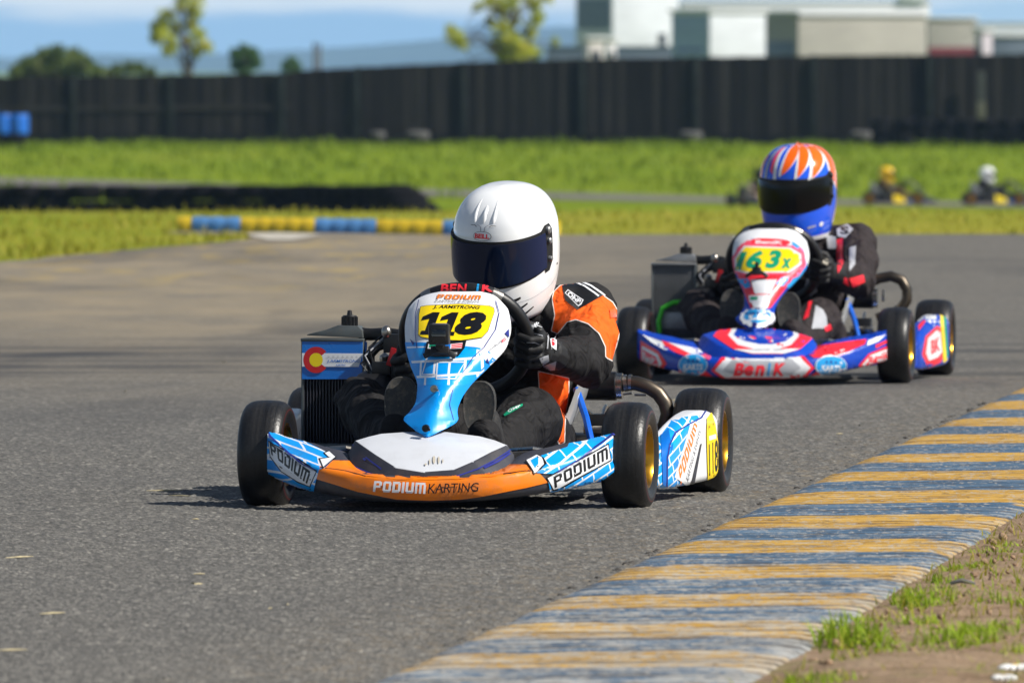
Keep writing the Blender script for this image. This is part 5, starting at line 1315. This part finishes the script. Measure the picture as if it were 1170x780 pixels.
def fence(px0, px1, label, post_px, rails):
    x0, x1 = at(px0, 80, FY).x, at(px1, 80, FY).x
    root = empty('board_fence', Matrix.Translation(((x0 + x1) / 2, FY, gz(FY)))); I = root.matrix_world.inverted()
    mb = MB(); tv = []; x = x0
    while x < x1:
        w = min(.15, x1 - x); px = PCX + FOC * x / FY; tone = rnd.random()
        n0 = len(mb.v); mb.box(I @ V((x + w / 2, FY + rnd.choice((-.013, .013)) + rnd.uniform(-.006, .006), (gz(FY) - .1 + fz(px)) / 2)), (w + .012, .022, fz(px) - gz(FY) + .1 + rnd.uniform(-.03, .02))); tv += [tone] * (len(mb.v) - n0); x += .15
    me = mb.mesh('boards', [M_board], None, weld=False); at2 = me.attributes.new('tone', 'FLOAT', 'POINT'); at2.data.foreach_set('value', tv)
    link('board_panel', me, root)
    for px in post_px:
        X = at(px, 80, FY).x; h = fz(px) - gz(FY) + .05
        obj('fence_post', MB().box(I @ V((X, FY - .10, gz(FY) + h / 2 - .02)), (.15, .12, h)), M_post, root, bevel=.01)
    for q in rails:
        mb = MB(); N = 30
        mb.rings([[I @ V((x0 + (x1 - x0) * k / N, FY - .045 + dy, gz(FY) + (fz(px0 + (px1 - px0) * k / N) - gz(FY)) * q + dz)) for dy, dz in ((-.03, -.07), (.025, -.07), (.025, .07), (-.03, .07))] for k in range(N + 1)])
        obj('rail', mb, M_rail, root)
    obj('kickboard', MB().box(I @ V(((x0 + x1) / 2, FY - .18, gz(FY) + .13)), (x1 - x0, .05, .32)), M_kick, root)
    return root
tag(fence(-420, 333.4, 'a', [-300, -170, -45, 84, 195, 322], [.52]), 'long dark board fence along the left background, the lower run with a dusty rail', 'fence', 'board fences')
tag(fence(333.2, 1600, 'b', [408, 530, 665, 795, 930, 1062, 1240, 1370, 1500], []), 'long dark board fence behind the two racing karts, the taller run at the right', 'fence', 'board fences')
p = at(1121, 80, FY - .35); o = obj('marker_post', MB().box((p.x, FY - .35, gz(FY) + 1.1), (.24, .10, 2.3)).box((p.x, FY - .36, gz(FY) + .85), (.26, .13, .9), mi=1), [pm('grey_green_post', (.035, .042, .036), .9), pm('pale_lichen_post', (.085, .09, .06), .9)], bevel=.01)
tag(o, 'grey green post standing against the dark fence at the right above the tyre wall', 'post')
# ------------------------------------------------------------------ tyre walls, drum, loose tyres
M_old = pm('old_tyre_rubber', (.006, .006, .007), .9, 0, .5, 4, spec=.1); M_pale = pm('pale_dusty_tyre', (.085, .083, .08), .9, 0, .35, 6)
def flat_tyre(r=.30, h=.19): 
    q = h / 2
    return MB().lathe([(r * .55, -q * .8), (r * .7, -q), (r * .88, -q * .96), (r * .98, -q * .7), (r, 0), (r * .98, q * .7), (r * .88, q * .96), (r * .7, q), (r * .55, q * .8), (r * .52, 0)], axis='Z', n=22, closed=True)
def tyre_wall(pts, n_high, label, r=.30, h=.19, taper=False):
    base = pts[0]; root = empty('tyre_wall', Matrix.Translation(base)); tag(root, label, 'tyre wall', 'tyre walls')
    me = flat_tyre(r, h).mesh('tyre', [M_old], 50); L = 0; k = 0
    for i in range(len(pts) - 1):
        a, b = pts[i], pts[i + 1]; seg = (b - a).length
        while L < seg and k < 99 // n_high:
            p = a.lerp(b, L / seg)
            for j in range(n_high): link('tyre', me, root, Matrix.Translation(p - base + V((rnd.uniform(-.05, .05), rnd.uniform(-.12, .12), h / 2 + j * h + rnd.uniform(-.03, .0) - (.42 * max(0, 1 - k / 9) if taper else 0)))) @ Matrix.Rotation(rnd.uniform(0, 6), 4, 'Z'))
            L += r * 1.95; k += 1
        L -= seg
    return root
tyre_wall([gpt(486, 172), gpt(440, 180), gpt(330, 186), gpt(180, 188), gpt(-80, 190)], 2, 'low black tyre wall curving along the inside of the far bend at the left', .31, .27, True)
tyre_wall([gpt(1008, 321), gpt(1330, 321)], 4, 'tall black tyre wall stacked against the dark fence at the right edge', .32, .215)
tyre_wall([gpt(-8, 320), gpt(28, 320)], 2, 'short black tyre wall under the blue drum at the left edge', .33, .20)
b = gpt(10, 320, .41)
mb = MB().lathe([(0, 0), (.29, 0), (.30, .02), (.30, .19), (.31, .20), (.30, .21), (.30, .38), (.31, .39), (.30, .40), (.30, .56), (.29, .58), (.27, .575), (0, .57)], c=(0, 0, 0), axis='Z', n=28)
M_bl = pm('blue_plastic_drum', (.015, .14, .58), .35, 0, .15, 4)
for px, lb in ((21, 'right one of two blue plastic drums standing on the tyres at the left edge'), (3, 'left one of two blue plastic drums on the tyres, half out of frame')):
    q = gpt(px, 320, .41); tag(obj('drum', MB().add(mb.v, mb.f, mb.m), M_bl, M=Matrix.Translation(q)), lb, 'drum', 'blue drums')
for px, lb in ((432, 'pale dusty tyre lying on a black one at the dark fence, leftmost of four'), (478, 'pale dusty tyre lying on a black one at the fence above the white helmet'), (790, 'pale dusty tyre lying on a black one at the fence left of the blue helmet'), (985, 'pale dusty tyre lying on a black one at the fence beside the tall tyre wall')):
    q = gpt(px, 327); k = .22 if px == 432 else .34
    tag(obj('old_tyre', flat_tyre(k, .2), M_pale, M=Matrix.Translation(q + V((0, 0, .31))) @ Matrix.Rotation(R(6), 4, 'X')), lb, 'tyre', 'old tyres at the fence')
    tag(obj('old_tyre', flat_tyre(k + .02, .2), M_old, M=Matrix.Translation(q + V((.05, 0, .10)))), lb.replace('pale dusty tyre lying on a black one', 'black tyre lying under a pale tyre'), 'tyre', 'old tyres at the fence')
# ------------------------------------------------------------------ far karts
for px, Y, rot, pod, suit, hel, lk, lp in ((1020, 219, 90, M_yellow, M_suit3, M_hely, 'black kart with a yellow side pod passing on the far section of track', 'driver in a yellow helmet and tan suit in the far kart at the right'),
        (1135, 218, 92, M_sun, M_suit4, M_helw, 'black kart with a gold side pod passing at the right edge of the far track', 'driver in a white helmet and dark suit in the far kart at the right edge'),
        (868, 214, 12, M_black, M_suit5, M_gasket, 'kart on the far track mostly hidden behind the blue and orange helmet', 'driver in a beige suit on the far track, mostly hidden behind the blue helmet')):
    q = gpt(px, Y, .015); r, M = far_kart(q.x, q.y, q.z, rot, pod, lk); far_driver(M, suit, hel, lp)
# ------------------------------------------------------------------ trees
M_bark = pm('bark', (.10, .075, .05), .9, 0, .3, 8)
def leaf_mat(name, a, b, c_):
    t = NT(name); n = t.noise(t.coord('Object'), 1.7, 4, .6); t.set(t.ramp(n, [(.3, a), (.5, b), (.7, c_)]), .55, 0, spec=.3)
    tr = t.new('ShaderNodeBsdfTranslucent'); t.link(t.b.inputs['Base Color'].links[0].from_socket, tr.inputs[0])
    mx = t.new('ShaderNodeMixShader'); mx.inputs[0].default_value = .42; t.link(t.b.outputs[0], mx.inputs[1]); t.link(tr.outputs[0], mx.inputs[2]); t.link(mx.outputs[0], t.out.inputs['Surface'])
    return t.m
M_leafy = leaf_mat('yellow_green_leaves', (.17, .24, .010), (.38, .42, .018), (.55, .50, .05))
M_leafd = leaf_mat('dark_green_leaves', (.05, .085, .012), (.09, .135, .02), (.16, .18, .04))
M_leafg = leaf_mat('mid_green_leaves', (.03, .085, .022), (.055, .13, .03), (.10, .18, .05))
def tree(name, px, Y, clumps, leaf, label, stems, n=105, ls=.14, cat='tree'):
    """clumps: (px, py, radius in px) outline measured in the photograph; each becomes a ball of separate leaves at its own depth"""
    base = gpt(px, Y); root = empty(name, Matrix.Translation(base)); tag(root, label, cat, 'trees beyond the fence'); s = FOC / Y; cs = []
    for (cx, cy, r) in clumps:
        q = at(cx, cy, Y); cs.append((q - base + V((0, rnd.uniform(-1, 1) * 30 / s, 0)), r / s))
    mb = MB()
    for st in stems:
        top = at(st[0], st[1], Y) - base; ww = st[2] / s
        mb.tube([V((0, 0, -.1)), top * .35 + V((.02, 0, 0)), top * .7, top], [ww, ww * .8, ww * .55, ww * .15], 8)
        for c, r in cs:
            if rnd.random() < .6 and c.z > .8: mb.tube([top * min(.9, max(.25, c.z / max(top.z, .1) - .2)), c * .6 + top * .4 * min(1, c.z / max(top.z, .1)), c], [ww * .4, ww * .25, .01], 5)
    obj('trunk', mb, M_bark, root)
    mb = MB()
    for c, r in cs:
        for k in range(int(n * (r * s / 12) ** 1.6) + 20):
            d = V((rnd.gauss(0, 1), rnd.gauss(0, 1), rnd.gauss(0, 1))).normalized() * r * (rnd.random() ** .45) * rnd.uniform(.75, 1.18)
            q = c + d; u = V((rnd.gauss(0, 1), rnd.gauss(0, 1), rnd.gauss(0, 1))).normalized(); w = u.orthogonal().normalized(); z = ls * rnd.uniform(.6, 1.2)
            mb.add([q - u * z, q + w * z * .45, q + u * z, q - w * z * .45], [(0, 1, 2, 3)])
    link('crown', mb.mesh('crown', [leaf], None, weld=False, normals=False), root)
tree('tree', 214, 420, [(181, 30, 10), (190, 22, 13), (188, 42, 13), (197, 52, 10), (178, 42, 8), (200, 33, 8), (222, 10, 13), (218, 28, 10), (226, 42, 11), (235, 55, 9), (224, 60, 7), (213, 48, 7), (212, -6, 12), (228, -12, 11), (205, 8, 7), (192, 60, 6)], M_leafy, 'slender yellow green tree with a split crown rising above the fence at the left', [(208, 10, 3), (222, 0, 3)])
tree('tree', 585, 410, [(520, 42, 12), (527, 50, 8), (514, 34, 7), (570, 8, 13), (560, 0, 10), (583, 2, 13), (598, -6, 14), (574, 34, 13), (568, 52, 11), (585, 48, 14), (598, 56, 14), (610, 62, 11), (606, 36, 10), (614, 22, 10), (612, 6, 9), (588, 22, 8), (574, 64, 10), (590, 66, 13), (625, -4, 9), (545, 8, 6), (634, 48, 5), (560, 26, 6)], M_leafy, 'loose light green tree behind the fence beside the white building, sky showing through', [(588, -10, 4), (572, 10, 3), (522, 40, 1.6), (612, 10, 2.5)], 85)
tree('bush', 66, 430, [(30, 76, 13), (48, 68, 14), (66, 64, 13), (84, 68, 14), (98, 76, 12), (20, 82, 9), (110, 82, 8), (60, 76, 16), (82, 80, 14), (40, 82, 14)], M_leafd, 'broad dark green bush showing over the fence at the far left', [(66, 78, 3)], 260, .15, 'bush')
tree('bush', 150, 440, [(135, 80, 8), (148, 77, 8), (160, 79, 8), (172, 83, 6), (124, 83, 6)], M_leafd, 'low olive bush just showing over the fence left of the slender tree', [(150, 80, 2)], 200, .14, 'bush')
tree('bush', 280, 425, [(270, 62, 7), (278, 58, 8), (288, 62, 9), (292, 72, 8), (272, 74, 9), (282, 70, 10), (280, 82, 9)], M_leafg, 'small rounded green bush standing clear above the fence', [(280, 72, 2)], 300, .12, 'bush')
tree('bush', 332, 430, [(326, 76, 6), (334, 70, 6), (340, 77, 7), (332, 80, 8)], M_leafg, 'tiny pale green bush beside the two thin poles over the fence', [(332, 78, 2)], 160, .12, 'bush')
for px, top, lb in ((359.5, 50, 'thin grey pole over the fence, the left one of a pair'), (365, 52, 'thin grey pole over the fence, the right one of a pair')):
    b = gpt(px, 400); hgt = at(px, top, 400).z - b.z
    tag(obj('pole', MB().tube([V((0, 0, 0)), V((0, 0, hgt))], .06, 10).box((0, 0, hgt), (.16, .16, .05)), pm('grey_pole', (.12, .11, .11), .7), M=Matrix.Translation(b)), lb, 'pole', 'poles beyond the fence')
# ------------------------------------------------------------------ buildings and trailers beyond the fence
def cladding(name, c, horiz=True, amp=.5, sc=3.0):
    t = NT(name); co = t.coord('Object'); w = t.new('ShaderNodeTexWave', wave_type='BANDS', bands_direction='Z' if horiz else 'X'); w.inputs['Scale'].default_value = sc; t.link(co, w.inputs['Vector'])
    n = t.noise(t.coord('Object', (.3, .3, 1.2)), .8, 4, .6); cc = t.ramp(n, [(.3, tuple(x * .85 for x in c)), (.7, tuple(min(1, x * 1.1) for x in c))])
    return t.set(cc, .6, 0, t.bump(w.outputs['Fac'], amp, .05))
def block(name, pxl, pxm, pxr, top, Y, psi, mats, label, cat, base=None, group=None, parts=None):
    s = FOC / Y; c = gpt(pxm, Y); z1 = at(pxm, top, Y).z - c.z; z0 = 0 if base is None else base
    W = (pxr - pxm) / s / math.cos(R(psi)); D = max(.6, (pxm - pxl) / s / math.sin(R(psi)))
    M = Matrix.Translation(c) @ Matrix.Rotation(R(psi), 4, 'Z'); root = empty(name, M); tag(root, label, cat, group)
    w = mats['wall']; mb = MB().box((W / 2, D / 2, (z0 + z1) / 2), (W, D, z1 - z0)); ob = obj('wall', mb, w, root, bevel=.03)
    mb = MB().box((W / 2, D / 2, z1 + .06), (W + .3, D + .3, .16)); obj('roof', mb, mats.get('roof', w), root, bevel=.02)
    if parts: parts(root, W, D, z0, z1)
    return root
M_wh = cladding('white_cladding', (.62, .65, .70), False, .3, 6); M_gr = cladding('grey_ribbed_cladding', (.36, .34, .30), True, .8, 2.2); M_bg = cladding('pale_blue_panel', (.30, .40, .55), True, .2)
M_rf = pm('pale_roof_sheet', (.60, .61, .64), .6); M_dk = pm('dark_opening', (.03, .035, .045), .5); M_mar = pm('maroon_panel', (.16, .018, .022), .5); M_sl = pm('slate_panel', (.10, .13, .17), .5, 0, .2, 2)
def p_wh(root, W, D, z0, z1):
    obj('door', MB().box((-.02, D * .5, (z0 + z1) * .28), (.06, D * .6, (z1 - z0) * .5)), M_sl, root, bevel=.02)
    obj('panel', MB().box((-.03, D * .5, z1 * .8), (.05, D * .9, z1 * .3)), M_sl, root); obj('window', MB().box((W * .75, -.02, z1 * .55), (W * .12, .06, z1 * .12)), M_dk, root)
block('warehouse', 658, 700, 776, -8, 900, 34, dict(wall=M_wh, roof=M_rf), 'tall white warehouse with a grey shaded end beyond the fence beside the light green tree', 'warehouse', parts=p_wh)
def p_tr(root, W, D, z0, z1):
    obj('rear_door', MB().box((-.03, D * .5, (z0 + z1) / 2), (.05, D * .94, (z1 - z0) * .92)), M_bg, root, bevel=.02)
    obj('sign_band', MB().box((-.06, D * .5, z0 + (z1 - z0) * .55), (.02, D * .7, .16)), M_navy, root)
    for x in (W * .12, W * .8):
        for y in (.15, D - .15): obj('wheel', MB().lathe([(0, -.12), (.42, -.12), (.46, -.06), (.46, .06), (.42, .12), (0, .12)], c=(x, y, .46), axis='Y', n=20), M_old, root)
block('box_trailer', 768, 811, 876, 14, 620, 36, dict(wall=M_wh, roof=M_rf), 'white box trailer with a pale blue rear door between the warehouse and grey shed', 'trailer', base=.8, parts=p_tr)
def p_sh(root, W, D, z0, z1):
    obj('door', MB().box((-.03, D * .5, z1 * .35), (.06, D * .8, z1 * .7)), M_sl, root, bevel=.02); obj('gutter', MB().box((W / 2, -.12, z1 - .05), (W, .14, .14)), M_rf, root)
block('shed', 874, 912, 1062, 15.5, 660, 30, dict(wall=M_gr, roof=M_rf), 'long grey ribbed shed with a dark end wall beyond the fence', 'shed', parts=p_sh)
block('shed', 1058, 1060, 1116, 22, 720, 12, dict(wall=M_gr, roof=M_rf), 'low grey shed with a maroon lower wall beyond the fence at the right', 'shed', parts=lambda r, W, D, a, b: obj('lower_panel', MB().box((W / 2, -.03, b * .36), (W * .97, .06, b * .62)), M_mar, r))
block('long_hall', 776, 778, 1064, 3, 1300, 8, dict(wall=M_rf, roof=M_rf), 'very long pale hall roof showing above the trailer and the grey shed', 'hall', parts=lambda r, W, D, a, b: obj('roof_box', MB().box((W * .93, D * .4, b + .9), (W * .11, 2, 1.8)), M_wh, r, bevel=.05))
def p_tk(root, W, D, z0, z1):
    obj('windscreen', MB().box((-.03, D * .5, z0 + (z1 - z0) * .62), (.05, D * .8, (z1 - z0) * .3)), M_dk, root)
    for x in (.6, W - .7): obj('wheel', MB().lathe([(0, -.12), (.45, -.12), (.5, -.06), (.5, .06), (.45, .12), (0, .12)], c=(x, -.02, .5), axis='Y', n=20), M_old, root)
block('truck', 1114, 1122, 1134, 36, 600, 30, dict(wall=pm('lilac_white_cab', (.5, .45, .5), .4), roof=M_rf), 'pale truck cab beyond the fence beside the maroon wall', 'truck', base=.5, parts=p_tk)
block('box_trailer', 1128, 1131, 1190, 42, 610, 10, dict(wall=M_sl, roof=M_rf), 'slate blue box trailer with a white roof beyond the fence at the right edge', 'trailer', base=.8, parts=p_tr)
block('long_hall', 1112, 1114, 1300, 27, 1400, 8, dict(wall=M_wh, roof=M_rf), 'white hall behind the slate blue trailer at the right edge', 'hall')
def p_van(root, W, D, z0, z1):
    obj('window', MB().box((W * .5, -.02, z0 + (z1 - z0) * .7), (W * .6, .05, (z1 - z0) * .25)), M_dk, root)
    for x in (W * .2, W * .8): obj('wheel', MB().lathe([(0, -.1), (.3, -.1), (.33, -.05), (.33, .05), (.3, .1), (0, .1)], c=(x, -.02, .33), axis='Y', n=18), M_old, root)
block('van', 668, 672, 690, 45, 560, 20, dict(wall=pm('cream_van_paint', (.56, .52, .5), .4), roof=M_rf), 'small cream van in front of the white warehouse, left of the pair', 'van', base=.35, group='vans by the warehouse', parts=p_van)
block('van', 690, 694, 704, 46, 570, 20, dict(wall=pm('white_van_paint', (.7, .68, .7), .4), roof=M_rf), 'small white van in front of the white warehouse, right of the pair', 'van', base=.35, group='vans by the warehouse', parts=p_van)
block('low_wall', 624, 627, 768, 55, 800, 4, dict(wall=M_sl, roof=M_sl), 'low slate grey wall in front of the white warehouse', 'wall')
# ------------------------------------------------------------------ hills, haze, sky, light, camera
HY = 12000.0
hill = cr([-500, 0, 90, 200, 330, 420, 540, 640, 760, 900, 1170, 1700], [60, 66, 62, 63, 58, 52, 42, 31, 36, 50, 60, 56])
rows = []
for k in range(221):
    px = -500 + 10 * k; tz = at(px, hill(px) + 1.6 * mnoise.noise(V((px * .021, 0, 0))) + .8 * mnoise.noise(V((px * .09, 4, 0))), HY).z
    x = at(px, 80, HY).x
    rows.append([V((x, HY - 900, -1.3)), V((x, HY - 500, -1.2 + tz * .35 + 3 * mnoise.noise(V((px * .05, 1, 0))))), V((x, HY - 200, tz * .75 + 3 * mnoise.noise(V((px * .07, 2, 0))))), V((x, HY, tz)), V((x, HY + 500, -1.3))])
struct(link('hills', MB().grid(rows).mesh('hills', [pm('wooded_hillside', (.045, .06, .05), .95, 0, .4, .004, spec=0)], 180)))
t = NT('air'); t.n.remove(t.b); pv = t.new('ShaderNodeVolumePrincipled'); pv.inputs['Color'].default_value = (.36, .58, 1, 1); pv.inputs['Density'].default_value = .0001; pv.inputs['Anisotropy'].default_value = 0
t.link(pv.outputs[0], t.out.inputs['Volume'])
o = obj('haze', MB().box((0, 6480, 49), (11000, 13100, 104)), t.m, smooth=None); struct(o, 'stuff')
w = bpy.data.worlds.new('World'); scn.world = w; w.use_nodes = True; nt = w.node_tree; N = nt.nodes
bg = N['Background']; sky = N.new('ShaderNodeTexSky'); sky.sky_type = 'NISHITA'; sky.sun_disc = False; sky.sun_elevation = R(SUN_EL); sky.sun_rotation = R(90 - SUN_AZ); sky.altitude = 50; sky.air_density = 1.0; sky.dust_density = .6; sky.ozone_density = 1.6
tc = N.new('ShaderNodeTexCoord'); sp = N.new('ShaderNodeSeparateXYZ'); nt.links.new(tc.outputs['Generated'], sp.inputs[0])
mp = N.new('ShaderNodeMapping'); mp.inputs['Scale'].default_value = (45, 45, 260); mp.inputs['Location'].default_value = (3.3, 0, .6); nt.links.new(tc.outputs['Generated'], mp.inputs['Vector'])
nz = N.new('ShaderNodeTexNoise'); nz.inputs['Scale'].default_value = 1; nz.inputs['Detail'].default_value = 5; nt.links.new(mp.outputs[0], nz.inputs['Vector'])
mr = N.new('ShaderNodeMapRange'); nt.links.new(nz.outputs['Fac'], mr.inputs[0]); mr.inputs[1].default_value = .36; mr.inputs[2].default_value = .62
mp2 = N.new('ShaderNodeMapping'); mp2.inputs['Scale'].default_value = (2, 2, 5); nt.links.new(tc.outputs['Generated'], mp2.inputs['Vector'])
nz2 = N.new('ShaderNodeTexNoise'); nz2.inputs['Scale'].default_value = 1.4; nz2.inputs['Detail'].default_value = 6; nt.links.new(mp2.outputs[0], nz2.inputs['Vector'])
mr2 = N.new('ShaderNodeMapRange'); nt.links.new(nz2.outputs['Fac'], mr2.inputs[0]); mr2.inputs[1].default_value = .52; mr2.inputs[2].default_value = .7
lo = N.new('ShaderNodeMapRange'); nt.links.new(sp.outputs[2], lo.inputs[0]); lo.inputs[1].default_value = .02; lo.inputs[2].default_value = .06; lo.inputs[3].default_value = 1; lo.inputs[4].default_value = 0
mm = N.new('ShaderNodeMix'); mm.data_type = 'FLOAT'; nt.links.new(lo.outputs[0], mm.inputs[0]); nt.links.new(mr2.outputs[0], mm.inputs[2]); nt.links.new(mr.outputs[0], mm.inputs[3])
mx = N.new('ShaderNodeMix'); mx.data_type = 'RGBA'; nt.links.new(mm.outputs[0], mx.inputs[0]); nt.links.new(sky.outputs[0], mx.inputs[6]); mx.inputs[7].default_value = (8.6, 9.0, 9.6, 1)
def rng(sock, a, b, c, d, smooth=True):
    m = N.new('ShaderNodeMapRange'); m.interpolation_type = 'SMOOTHSTEP' if smooth else 'LINEAR'; nt.links.new(sock, m.inputs[0])
    for i, q in enumerate((a, b, c, d)): m.inputs[i + 1].default_value = q
    return m.outputs[0]
def mth(op, a, b=0.0):
    m = N.new('ShaderNodeMath'); m.operation = op
    for i, q in enumerate((a, b)):
        if isinstance(q, (int, float)): m.inputs[i].default_value = q
        else: nt.links.new(q, m.inputs[i])
    return m.outputs[0]
def mixc(f, a, b):
    m = N.new('ShaderNodeMix'); m.data_type = 'RGBA'; nt.links.new(f, m.inputs[0])
    for i, q in ((6, a), (7, b)):
        if isinstance(q, tuple): m.inputs[i].default_value = (*q, 1)
        else: nt.links.new(q, m.inputs[i])
    return m.outputs[2]
# a low bank of blue air under bright cumulus, paler towards the right
bank = mixc(rng(sp.outputs[0], .002, .016, 0, 1), (7.0, 11.8, 18.0), (11.4, 15.6, 19))
el = mth('ADD', sp.outputs[2], mth('MULTIPLY', mth('SUBTRACT', nz.outputs['Fac'], .5), .0055))
el = mth('ADD', el, mth('MULTIPLY', mth('ABSOLUTE', mth('ADD', sp.outputs[0], .013)), -.022))
low = mixc(rng(el, .0036, .0064, 0, 1), bank, (25, 24.4, 23))
fin = mixc(rng(sp.outputs[2], .012, .05, 0, 1), low, mx.outputs[2])
nt.links.new(fin, bg.inputs['Color']); bg.inputs['Strength'].default_value = .052
sl = bpy.data.lights.new('sun', 'SUN'); sl.energy = 5.0; sl.angle = R(.53); sl.color = (1, .95, .87)
so = bpy.data.objects.new('sun', sl); COL.objects.link(so); so.rotation_euler = SUN_DIR.to_track_quat('Z', 'Y').to_euler(); so.location = SUN_DIR * 60
cd = bpy.data.cameras.new('camera'); cam = bpy.data.objects.new('camera', cd); COL.objects.link(cam); scn.camera = cam
cam.location = CAM; cam.rotation_euler = (R(90) - PITCH, 0, 0); cd.sensor_width = 36; cd.lens = 36 * FOC / 1170; cd.clip_start = .5; cd.clip_end = 30000
cd.dof.use_dof = True; cd.dof.focus_distance = 26.15; cd.dof.aperture_fstop = cd.lens / 27; cd.dof.aperture_blades = 0
vs = scn.view_settings; vs.view_transform = 'Standard'; vs.look = 'None'; vs.exposure = .36; vs.gamma = 1; vs.use_curve_mapping = False
scn.render.engine = 'CYCLES'; cy = scn.cycles; cy.use_denoising = True; cy.max_bounces = 8; cy.diffuse_bounces = 3; cy.glossy_bounces = 3; cy.transmission_bounces = 3; cy.volume_bounces = 1; cy.sample_clamp_indirect = 6
